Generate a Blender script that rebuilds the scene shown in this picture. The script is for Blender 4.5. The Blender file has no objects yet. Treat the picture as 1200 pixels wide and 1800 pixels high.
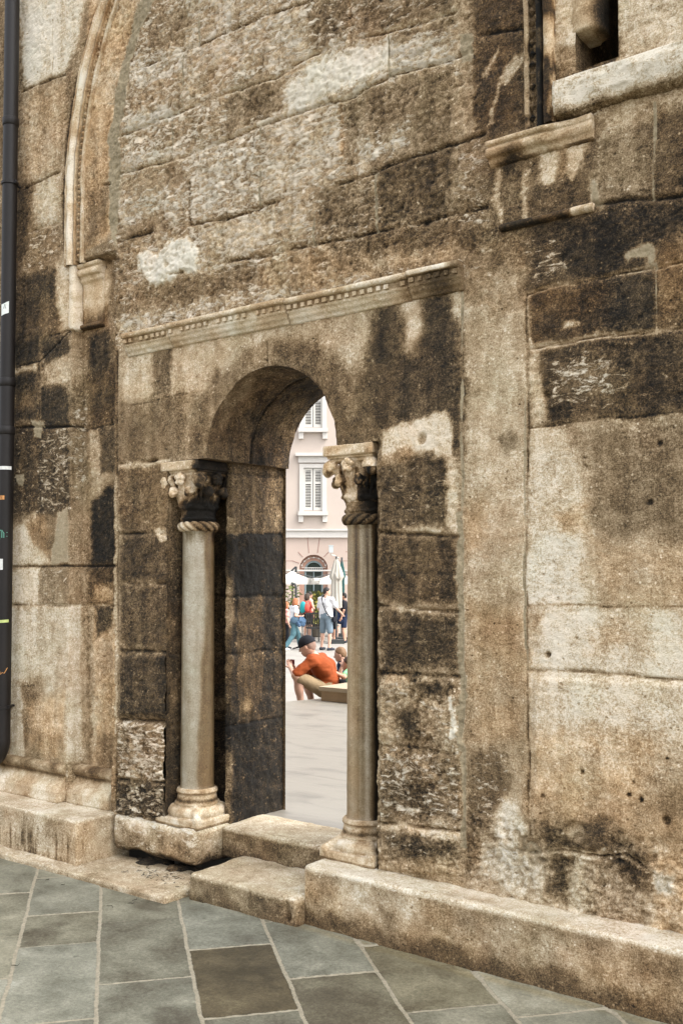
import bpy, math, random
import numpy as np
random.seed(7); rng = np.random.default_rng(11)
R = math.radians
SC = bpy.context.scene; COL = SC.collection
# ------------------------------------------------------------------ camera model (photo is 1200 x 1800)
FOC = 1750.0; YAW = R(37.1); PITCH = R(2.2); SHIFT = 1013 - 900 - FOC * math.tan(PITCH)
CAM = np.array([0.0, -3.9, 1.66])
FW = np.array([-math.sin(YAW) * math.cos(PITCH), math.cos(YAW) * math.cos(PITCH), math.sin(PITCH)])
RT = np.array([math.cos(YAW), math.sin(YAW), 0.0]); UP = np.cross(RT, FW)
FH = np.array([-math.sin(YAW), math.cos(YAW), 0.0])
def ray(px, py): return FW + RT * (px - 600) / FOC - UP * (py - 900 - SHIFT) / FOC
def onY(px, py, Y=0.0):
    d = ray(px, py); return CAM + d * ((Y - CAM[1]) / d[1])
def onX(px, py, X):
    d = ray(px, py); return CAM + d * ((X - CAM[0]) / d[0])
def onZ(px, py, Z=0.0):
    d = ray(px, py); return CAM + d * ((Z - CAM[2]) / d[2])
def atD(px, py, D): return CAM + ray(px, py) * D
# ------------------------------------------------------------------ noise
_perm = np.arange(256); rng.shuffle(_perm); _perm = np.concatenate([_perm, _perm]).astype(np.int32)
_g = rng.normal(size=(256, 3)); _g /= np.linalg.norm(_g, axis=1)[:, None]; _g = _g.astype(np.float32)
def perlin(x, y, z):
    x = np.asarray(x, np.float32); y = np.asarray(y, np.float32); z = np.asarray(z, np.float32)
    x, y, z = np.broadcast_arrays(x, y, z)
    xi = np.floor(x).astype(np.int32); yi = np.floor(y).astype(np.int32); zi = np.floor(z).astype(np.int32)
    xf = x - xi; yf = y - yi; zf = z - zi
    u = xf * xf * xf * (xf * (xf * 6 - 15) + 10); v = yf * yf * yf * (yf * (yf * 6 - 15) + 10); w = zf * zf * zf * (zf * (zf * 6 - 15) + 10)
    out = 0
    for dx in (0, 1):
        wx = u if dx else 1 - u
        for dy in (0, 1):
            wy = v if dy else 1 - v
            for dz in (0, 1):
                wz = w if dz else 1 - w
                h = _perm[(_perm[(_perm[(xi + dx) & 255] + yi + dy) & 255] + zi + dz) & 255]
                g = _g[h]
                out = out + wx * wy * wz * (g[..., 0] * (xf - dx) + g[..., 1] * (yf - dy) + g[..., 2] * (zf - dz))
    return out * 1.6
def fbm(x, y, z, f, octs=4, gain=0.5):
    s = 0; a = 1.0
    for i in range(octs):
        s = s + a * perlin(np.asarray(x) * f + 17.3 * i, np.asarray(y) * f + 5.1 * i, np.asarray(z) * f + 9.7 * i); a *= gain; f *= 2.03
    return s
def sstep(a, b, x):
    t = np.clip((x - a) / (b - a), 0, 1); return t * t * (3 - 2 * t)
# ------------------------------------------------------------------ object helpers
def link(o, parent=None):
    COL.objects.link(o)
    if parent is not None: o.parent = parent
    return o
def empty(name, loc=(0, 0, 0), rz=0):
    o = bpy.data.objects.new(name, None); o.empty_display_size = .1
    o.location = loc; o.rotation_euler = (0, 0, rz); return link(o)
def tag(o, label=None, cat=None, group=None, kind=None):
    if label: o['label'] = label
    if cat: o['category'] = cat
    if group: o['group'] = group
    if kind: o['kind'] = kind
    return o
def mesh_np(name, V, F, mat, parent=None, smooth=True, st=None):
    V = np.asarray(V, np.float32); F = np.asarray(F, np.int32)
    me = bpy.data.meshes.new(name); nf, k = F.shape
    me.vertices.add(len(V)); me.vertices.foreach_set('co', V.ravel())
    me.loops.add(nf * k); me.loops.foreach_set('vertex_index', F.ravel())
    me.polygons.add(nf); me.polygons.foreach_set('loop_start', np.arange(0, nf * k, k, dtype=np.int32))
    me.polygons.foreach_set('loop_total', np.full(nf, k, np.int32))
    me.polygons.foreach_set('use_smooth', np.full(nf, smooth, bool))
    me.update(calc_edges=True); me.validate()
    if st is not None:
        a = me.color_attributes.new('st', 'FLOAT_COLOR', 'POINT')
        a.data.foreach_set('color', np.ascontiguousarray(st, np.float32).ravel())
    me.materials.append(mat)
    o = bpy.data.objects.new(name, me); return link(o, parent)
def mesh_list(name, V, F, mat, parent=None, smooth=False):
    me = bpy.data.meshes.new(name); me.from_pydata([tuple(map(float, v)) for v in V], [], F); me.update()
    if smooth:
        for p in me.polygons: p.use_smooth = True
    me.materials.append(mat); o = bpy.data.objects.new(name, me); return link(o, parent)
def grid_faces(nu, nv, keep=None):
    i = np.arange((nu - 1) * (nv - 1)); a = i // (nv - 1); b = i % (nv - 1)
    v0 = a * nv + b
    F = np.stack([v0, v0 + nv, v0 + nv + 1, v0 + 1], 1)
    return F if keep is None else F[keep.ravel()]
class MB:
    """collects simple shapes into one mesh"""
    def __init__(s): s.V = []; s.F = []
    def add(s, V, F):
        n = len(s.V); s.V += [tuple(v) for v in V]; s.F += [tuple(n + i for i in f) for f in F]
    def box(s, c, d, M=None):
        V = [np.array([(i - .5) * d[0], (j - .5) * d[1], (k - .5) * d[2]]) for i in (0, 1) for j in (0, 1) for k in (0, 1)]
        if M is not None: V = [M @ v for v in V]
        V = [v + np.array(c) for v in V]
        s.add(V, [(0, 1, 3, 2), (4, 6, 7, 5), (0, 4, 5, 1), (2, 3, 7, 6), (0, 2, 6, 4), (1, 5, 7, 3)])
    def tube(s, pts, r, n=12, cap=True):
        pts = [np.array(p, float) for p in pts]; rr = r if hasattr(r, '__len__') else [r] * len(pts)
        rings = []; prev = None
        for i, p in enumerate(pts):
            t = pts[min(i + 1, len(pts) - 1)] - pts[max(i - 1, 0)]; t /= np.linalg.norm(t)
            ref = np.array([0, 0, 1.]) if abs(t[2]) < .9 else np.array([1., 0, 0])
            if prev is None: a = np.cross(t, ref); a /= np.linalg.norm(a)
            else:
                a = prev - t * (prev @ t); a /= np.linalg.norm(a)
            prev = a; b = np.cross(t, a)
            rings.append([p + rr[i] * (math.cos(2 * math.pi * k / n) * a + math.sin(2 * math.pi * k / n) * b) for k in range(n)])
        V = [v for q in rings for v in q]; F = []
        for i in range(len(rings) - 1):
            for k in range(n):
                F.append((i * n + k, i * n + (k + 1) % n, (i + 1) * n + (k + 1) % n, (i + 1) * n + k))
        if cap: F += [tuple(range(n))[::-1], tuple((len(rings) - 1) * n + k for k in range(n))]
        s.add(V, F)
    def lathe(s, prof, c, n=24):
        V = []; F = []
        for r_, z in prof:
            for k in range(n): V.append((c[0] + r_ * math.cos(2 * math.pi * k / n), c[1] + r_ * math.sin(2 * math.pi * k / n), c[2] + z))
        for i in range(len(prof) - 1):
            for k in range(n): F.append((i * n + k, i * n + (k + 1) % n, (i + 1) * n + (k + 1) % n, (i + 1) * n + k))
        F += [tuple(range(n))[::-1], tuple((len(prof) - 1) * n + k for k in range(n))]
        s.add(V, F)
    def build(s, name, mat, parent=None, smooth=False): return mesh_list(name, s.V, s.F, mat, parent, smooth)
# ------------------------------------------------------------------ surface nets
def surfnets(F, o, h):
    S = F < 0; nx, ny, nz = F.shape
    C8 = [(i, j, k) for i in (0, 1) for j in (0, 1) for k in (0, 1)]
    def sub(A, c): return A[c[0]:nx - 1 + c[0], c[1]:ny - 1 + c[1], c[2]:nz - 1 + c[2]]
    cnt = sum(sub(S, c).astype(np.int8) for c in C8); mix = (cnt > 0) & (cnt < 8)
    idx = np.argwhere(mix); n = len(idx); vid = np.full(mix.shape, -1, np.int32); vid[mix] = np.arange(n)
    P = np.zeros((n, 3)); W = np.zeros(n)
    for a in C8:
        for ax in range(3):
            if a[ax]: continue
            b = list(a); b[ax] = 1
            fa = F[idx[:, 0] + a[0], idx[:, 1] + a[1], idx[:, 2] + a[2]]; fb = F[idx[:, 0] + b[0], idx[:, 1] + b[1], idx[:, 2] + b[2]]
            m = (fa < 0) != (fb < 0); t = np.where(m, fa / np.where(m, fa - fb, 1), 0)
            p = np.tile(np.array(a, float), (n, 1)); p[:, ax] = t
            P += p * m[:, None]; W += m
    V = (idx + P / W[:, None]) * h + np.array(o)
    Q = []
    for ax in range(3):
        b_, c_ = [(1, 2), (2, 0), (0, 1)][ax]
        A = np.swapaxes(S, 0, 0)
        sl0 = [slice(None)] * 3; sl1 = [slice(None)] * 3
        sl0[ax] = slice(0, -1); sl1[ax] = slice(1, None)
        E0 = S[tuple(sl0)]; E1 = S[tuple(sl1)]
        e = np.argwhere(E0 != E1)
        ok = (e[:, b_] > 0) & (e[:, c_] > 0) & (e[:, b_] < F.shape[b_] - 1) & (e[:, c_] < F.shape[c_] - 1); e = e[ok]
        def cell(db, dc):
            q = e.copy(); q[:, b_] -= db; q[:, c_] -= dc; return vid[q[:, 0], q[:, 1], q[:, 2]]
        quad = np.stack([cell(1, 1), cell(0, 1), cell(0, 0), cell(1, 0)], 1)
        fl = ~S[e[:, 0], e[:, 1], e[:, 2]]
        quad[fl] = quad[fl][:, ::-1]
        Q.append(quad)
    return V, np.concatenate(Q)
class SDF:
    """a field on a box; shapes are merged with a smooth union"""
    def __init__(s, lo, hi, h):
        s.lo = np.array(lo, float) - 2 * h; s.h = h; s.n = np.ceil((np.array(hi) + 2 * h - s.lo) / h).astype(int) + 1
        s.ax = [s.lo[i] + h * np.arange(s.n[i]) for i in range(3)]; s.F = np.full(s.n, 10.0, np.float32)
    def region(s, lo, hi):
        sl = []
        for i in range(3):
            a = max(0, int((lo[i] - s.lo[i]) / s.h) - 1); b = min(s.n[i], int((hi[i] - s.lo[i]) / s.h) + 3)
            if b - a < 2: return None, None
            sl.append(slice(a, b))
        return tuple(sl), np.meshgrid(*[s.ax[i][sl[i]] for i in range(3)], indexing='ij', sparse=True)
    def merge(s, sl, d, k, op='u'):
        A = s.F[sl]
        if op == 'u':
            if k <= 0: s.F[sl] = np.minimum(A, d); return
            h = np.clip(.5 + .5 * (A - d) / k, 0, 1); s.F[sl] = A * (1 - h) + d * h - k * h * (1 - h)
        elif op == 's':
            if k <= 0: s.F[sl] = np.maximum(A, -d); return
            h = np.clip(.5 - .5 * (A + d) / k, 0, 1); s.F[sl] = A * (1 - h) - d * h + k * h * (1 - h)
        elif op == 'i': s.F[sl] = np.maximum(A, d)
    def cone(s, a, b, ra, rb, k=0.02, sq=(1, 1, 1), op='u'):
        a = np.array(a, float); b = np.array(b, float); m = max(ra, rb) + k + .03
        sl, (X, Y, Z) = s.region(np.minimum(a, b) - m, np.maximum(a, b) + m)
        if sl is None: return
        ab = b - a; L = max(ab @ ab, 1e-9)
        t = np.clip(((X - a[0]) * ab[0] + (Y - a[1]) * ab[1] + (Z - a[2]) * ab[2]) / L, 0, 1)
        d = np.sqrt((X - a[0] - t * ab[0]) ** 2 + (Y - a[1] - t * ab[1]) ** 2 + (Z - a[2] - t * ab[2]) ** 2) - (ra + (rb - ra) * t)
        s.merge(sl, d, k, op)
    def ell(s, c, r, k=0.02, M=None, op='u'):
        c = np.array(c, float); m = max(r) + k + .03; sl, G = s.region(c - m, c + m)
        if sl is None: return
        X, Y, Z = G[0] - c[0], G[1] - c[1], G[2] - c[2]
        if M is not None: X, Y, Z = [M[0][i] * X + M[1][i] * Y + M[2][i] * Z for i in range(3)]
        q = np.sqrt((X / r[0]) ** 2 + (Y / r[1]) ** 2 + (Z / r[2]) ** 2); q2 = np.sqrt((X / r[0] ** 2) ** 2 + (Y / r[1] ** 2) ** 2 + (Z / r[2] ** 2) ** 2)
        s.merge(sl, q * (q - 1) / np.maximum(q2, 1e-6), k, op)
    def box(s, lo, hi, rnd=.005, k=0.0, op='u', shear=None):
        lo = np.array(lo, float); hi = np.array(hi, float); m = rnd + k + .03; sl, G = s.region(lo - m, hi + m)
        if sl is None: return
        c = (lo + hi) / 2; hh = (hi - lo) / 2 - rnd
        q = [np.abs(G[i] - c[i]) - hh[i] for i in range(3)]
        d = np.sqrt(sum(np.maximum(t, 0) ** 2 for t in q)) + np.minimum(np.maximum(np.maximum(q[0], q[1]), q[2]), 0) - rnd
        s.merge(sl, d, k, op)
    def torus(s, c, Rr, r, k=0.004, zs=1.0):
        c = np.array(c, float); m = Rr + r + k + .03; sl, G = s.region(c - m, c + m)
        if sl is None: return
        rho = np.sqrt((G[0] - c[0]) ** 2 + (G[1] - c[1]) ** 2); d = np.sqrt((rho - Rr) ** 2 + ((G[2] - c[2]) / zs) ** 2) - r
        s.merge(sl, d, k)
    def cyl(s, c, z0, z1, r0, r1, k=0.0, op='u'):
        m = max(r0, r1) + .03; sl, G = s.region((c[0] - m, c[1] - m, z0 - .03), (c[0] + m, c[1] + m, z1 + .03))
        rho = np.sqrt((G[0] - c[0]) ** 2 + (G[1] - c[1]) ** 2); t = np.clip((G[2] - z0) / (z1 - z0), 0, 1)
        d = np.maximum(rho - (r0 + (r1 - r0) * t), np.maximum(z0 - G[2], G[2] - z1)); s.merge(sl, d, k, op)
    def plane(s, n, off):
        """keep the side where n.p < off"""
        n = np.array(n, float); off = off / np.linalg.norm(n); n = n / np.linalg.norm(n); X, Y, Z = np.meshgrid(*s.ax, indexing='ij', sparse=True)
        s.F = np.maximum(s.F, n[0] * X + n[1] * Y + n[2] * Z - off)
    def noise(s, amp, f, octs=3, zf=1.0, off=0):
        m = np.abs(s.F) < amp * 3 + s.h * 3; ii = np.argwhere(m)
        x = s.ax[0][ii[:, 0]]; y = s.ax[1][ii[:, 1]]; z = s.ax[2][ii[:, 2]]
        s.F[m] += (amp * fbm(x + off, y, z * zf, f, octs)).astype(np.float32)
    def build(s, name, mat, parent=None, st=None):
        V, F = surfnets(s.F, s.lo, s.h)
        return mesh_np(name, V, F, mat, parent, True, st(V) if st is not None else None)
# ------------------------------------------------------------------ materials
def lin(c): return tuple((x / 255 / 12.92) if x / 255 <= .04045 else ((x / 255 + .055) / 1.055) ** 2.4 for x in c)
class NT:
    def __init__(s, name):
        s.m = bpy.data.materials.new(name); s.m.use_nodes = True; s.t = s.m.node_tree; s.n = s.t.nodes; s.l = s.t.links
        s.b = s.n['Principled BSDF']; s.out = s.n['Material Output']
    def new(s, typ, **kw):
        n = s.n.new(typ)
        for k, v in kw.items(): setattr(n, k, v)
        return n
    def con(s, a, b): s.l.new(a, b)
    def val(s, sock, v):
        if isinstance(v, (int, float, tuple, list)): sock.default_value = v
        else: s.l.new(v, sock)
    def math(s, op, a, b=0.0, c=None, clamp=False):
        n = s.new('ShaderNodeMath', operation=op, use_clamp=clamp); s.val(n.inputs[0], a); s.val(n.inputs[1], b)
        if c is not None: s.val(n.inputs[2], c)
        return n.outputs[0]
    def mix(s, f, a, b, mode='MIX'):
        n = s.new('ShaderNodeMix', data_type='RGBA', blend_type=mode); s.val(n.inputs[0], f); s.val(n.inputs[6], a); s.val(n.inputs[7], b); return n.outputs[2]
    def coords(s, scale=(1, 1, 1), rot=(0, 0, 0)):
        tc = s.new('ShaderNodeTexCoord'); mp = s.new('ShaderNodeMapping'); mp.inputs['Scale'].default_value = scale; mp.inputs['Rotation'].default_value = rot
        s.con(tc.outputs['Object'], mp.inputs[0]); return mp.outputs[0]
    def noise(s, vec, scale, detail=4, rough=.6, dist=0.0):
        n = s.new('ShaderNodeTexNoise'); n.inputs['Scale'].default_value = scale; n.inputs['Detail'].default_value = detail
        n.inputs['Roughness'].default_value = rough; n.inputs['Distortion'].default_value = dist; s.con(vec, n.inputs['Vector']); return n.outputs[0]
    def ramp(s, f, pts):
        n = s.new('ShaderNodeValToRGB'); e = n.color_ramp.elements
        while len(e) > 1: e.remove(e[0])
        e[0].position = pts[0][0]; e[0].color = (*pts[0][1], 1)
        for p, c in pts[1:]:
            q = e.new(p); q.color = (*c, 1)
        s.val(n.inputs[0], f); return n.outputs[0]
    def mrange(s, v, a, b, c=0.0, d=1.0):
        n = s.new('ShaderNodeMapRange', interpolation_type='SMOOTHSTEP'); s.val(n.inputs[0], v)
        n.inputs[1].default_value = a; n.inputs[2].default_value = b; n.inputs[3].default_value = c; n.inputs[4].default_value = d; return n.outputs[0]
    def bump(s, h, dist=.01, strength=1.0):
        n = s.new('ShaderNodeBump'); n.inputs['Strength'].default_value = strength; n.inputs['Distance'].default_value = dist
        s.con(h, n.inputs['Height']); s.con(n.outputs[0], s.b.inputs['Normal']); return n
KA = 0.78
TONES = [(0.0, (239, 230, 212)), (.12, (217, 203, 177)), (.27, (187, 168, 138)), (.42, (153, 133, 104)), (.56, (118, 99, 73)), (.70, (83, 69, 50)), (.84, (50, 43, 33)), (1.0, (25, 23, 19))]
TONE_L = [(30, 1.0), (42, .9), (58, .8), (78, .7), (100, .58), (128, .43), (158, .29), (190, .15), (225, .0)]
def T(L):
    if L < 90: L = L + (90 - L) * .04
    for (a, ta), (b, tb) in zip(TONE_L[:-1], TONE_L[1:]):
        if L <= b: return ta + (tb - ta) * (max(L, a) - a) / (b - a)
    return 0.0
def stone_mat(name, n_mid=.62, n_fine=.82, speck=.85, bumpd=.009, K=KA, default=None, fs=1.0, flakes=True, greyish=0.0, tones=None, streak=.0, roughness=.92):
    tones = tones or TONES
    s = NT(name); P = s.coords()
    if default is None:
        at = s.new('ShaderNodeAttribute', attribute_name='st'); sep = s.new('ShaderNodeSeparateColor'); s.con(at.outputs['Color'], sep.inputs[0])
        tone, warm, mort, flk = sep.outputs[0], sep.outputs[1], sep.outputs[2], at.outputs['Alpha']
    else: tone, warm, mort, flk = default
    nm = s.noise(P, 13 * fs, 10, .66, .25); nf = s.noise(P, 75 * fs, 6, .72); ns = s.noise(P, 170 * fs, 3, .6)
    t = s.math('ADD', tone, s.math('MULTIPLY', s.math('SUBTRACT', nm, .5), n_mid))
    am = s.mrange(s.noise(P, 2.3 * fs, 4, .6), .36, .64, .35 * n_fine, 1.45 * n_fine)
    t = s.math('ADD', t, s.math('MULTIPLY', s.math('SUBTRACT', nf, .5), am))
    t = s.math('ADD', t, s.math('MULTIPLY', s.math('SUBTRACT', ns, .5), speck))
    nl = s.noise(P, 4.2 * fs, 12, .78, .35); t = s.math('SUBTRACT', t, s.math('MULTIPLY', s.mrange(nl, .515, .60), .12 * n_mid)); t = s.math('ADD', t, s.math('MULTIPLY', s.mrange(nl, .485, .40), .08 * n_mid))
    if streak: t = s.math('ADD', t, s.math('MULTIPLY', s.math('SUBTRACT', s.noise(s.coords((9, 9, .75)), 1.0, 7, .66, .3), .5), streak))
    vo = s.new('ShaderNodeTexVoronoi'); vo.inputs['Scale'].default_value = 48 * fs; s.con(s.coords(), vo.inputs['Vector'])
    pr_ = s.noise(P, 21 * fs, 3, .6); grit = s.math('MULTIPLY', s.mrange(vo.outputs['Distance'], .34, .16), s.mrange(pr_, .52, .62))
    t = s.math('SUBTRACT', t, s.math('MULTIPLY', grit, .34 * n_fine))
    vp = s.new('ShaderNodeTexVoronoi'); vp.inputs['Scale'].default_value = 34 * fs; s.con(s.coords((1, 1, 1.3)), vp.inputs['Vector'])
    pit = s.math('MULTIPLY', s.mrange(vp.outputs['Distance'], .30, .14), s.mrange(s.noise(P, 17 * fs, 3, .6), .56, .64)); t = s.math('ADD', t, s.math('MULTIPLY', pit, .30 * n_fine))
    if flakes:
        F2 = s.coords((9, 9, 22), (0, R(-24), 0)); fl = s.noise(F2, 1.5, 10, .78, .7)
        cut = s.math('SUBTRACT', .64, s.math('MULTIPLY', flk, .165))
        fm = s.math('MULTIPLY', s.math('SUBTRACT', fl, cut), 16.0, clamp=True)
        fm = s.math('MULTIPLY', fm, s.math('MULTIPLY', flk, 1.6, clamp=True))
        t = s.math('SUBTRACT', t, s.math('MULTIPLY', fm, .55))
    c = s.ramp(t, [(p, tuple(K * x for x in lin(q))) for p, q in tones])
    nw = s.noise(P, 5, 5, .6); wf = s.math('MULTIPLY', warm, s.mrange(nw, .3, .6, .45, 1.0), clamp=True)
    c = s.mix(wf, c, s.mix(1.0, c, (1.13, .93, .74, 1), 'MULTIPLY'))
    ng = s.noise(P, 3.1, 4, .6); gf = s.mrange(ng, .45, .7, 0.0, .35 + greyish)
    c = s.mix(gf, c, s.mix(1.0, c, (.90, .97, .90, 1), 'MULTIPLY'))
    c = s.mix(s.mrange(s.noise(P, 1.7, 5, .65), .52, .66, 0, .5), c, s.mix(1.0, c, (1.04, .96, .93, 1), 'MULTIPLY'))
    mc = s.ramp(s.math('ADD', nf, s.math('MULTIPLY', s.math('SUBTRACT', nm, .5), 1.0)), [(.2, tuple(K * x for x in lin((116, 104, 80)))), (.5, tuple(K * x for x in lin((164, 149, 120)))), (.8, tuple(K * x for x in lin((196, 180, 150))))])
    c = s.mix(s.mrange(s.math('ADD', mort, s.math('MULTIPLY', s.math('SUBTRACT', nf, .5), .6)), .35, .6), c, mc)
    s.con(c, s.b.inputs['Base Color']); s.b.inputs['Roughness'].default_value = roughness; s.b.inputs['Specular IOR Level'].default_value = .25 if roughness > .8 else .45
    h = s.math('ADD', s.math('MULTIPLY', nf, .7), s.math('MULTIPLY', nm, .9)); h = s.math('ADD', h, s.math('MULTIPLY', ns, .25)); h = s.math('SUBTRACT', h, s.math('MULTIPLY', pit, .35))
    if flakes: h = s.math('ADD', h, s.math('MULTIPLY', fm, .25))
    s.bump(h, bumpd, 1.0); return s.m
def plain(name, col, rough=.7, spec=.3, var=.12, vs=8, bump=0.0, bs=120, metal=0.0, srgb=True, sheen=0):
    s = NT(name); P = s.coords(); c = lin(col) if srgb else col
    n = s.noise(P, vs, 6, .6)
    s.con(s.ramp(n, [(.25, tuple(x * (1 - var) for x in c)), (.75, tuple(min(1, x * (1 + var)) for x in c))]), s.b.inputs['Base Color'])
    s.b.inputs['Roughness'].default_value = rough; s.b.inputs['Specular IOR Level'].default_value = spec; s.b.inputs['Metallic'].default_value = metal
    if bump: s.bump(s.noise(P, bs, 4, .6), bump)
    return s.m
# ================================================================== THE CHURCH WALL
CH = empty('church_wall', (-3.4, 0.4, 0)); tag(CH, 'weathered limestone church wall with a low arched doorway, blind arch and dark stains', 'church wall')
def reparent(o, p=CH):
    o.parent = p; o.matrix_parent_inverse = __import__('mathutils').Matrix.Translation(p.location).inverted() if p.type == 'EMPTY' else o.matrix_parent_inverse
    return o
STONE = stone_mat('weathered_limestone', streak=.55)
GREYT = [(0.0, (236, 230, 214)), (.15, (206, 199, 181)), (.32, (170, 158, 134)), (.48, (134, 118, 88)), (.64, (98, 80, 55)), (.82, (56, 47, 34)), (1.0, (27, 24, 19))]
SMOOTH = stone_mat('smoother_limestone', n_mid=.5, n_fine=.65, speck=.8, bumpd=.007)
TRIM = stone_mat('carved_limestone', n_mid=.45, n_fine=.55, speck=.6, bumpd=.005, flakes=False)
MARB = stone_mat('column_marble', n_mid=.3, n_fine=.28, speck=.35, bumpd=.001, flakes=False, K=.66, greyish=.1, tones=GREYT, streak=.35, roughness=.5)
def spaced(lo, flo, fhi, hi, df, dc):
    a = list(np.arange(flo, fhi, df)); 
    x = flo; st = df; L = []
    while x > lo: st = min(dc, st * 1.35); x -= st; L.append(x)
    x = a[-1]; st = df; Rr = []
    while x < hi: st = min(dc, st * 1.35); x += st; Rr.append(x)
    return np.array(L[::-1] + a + Rr)
# door and blind arch outlines
DX, DR, DZ = -3.43, .45, 2.31
RXL, RXR = -4.185, -2.735
WX0, WX1, WZ0, WZ1 = -1.705, -1.52, 3.80, 5.0      # slot of the high window
def inside_open(X, Z):
    a = ((X - DX) ** 2 + (Z - DZ) ** 2 < DR * DR) & (Z >= DZ)
    b = (X > RXL) & (X < RXR) & (Z < DZ)
    c = (X > WX0) & (X < WX1) & (Z > WZ0) & (Z < WZ1)
    return a | b | c
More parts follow.
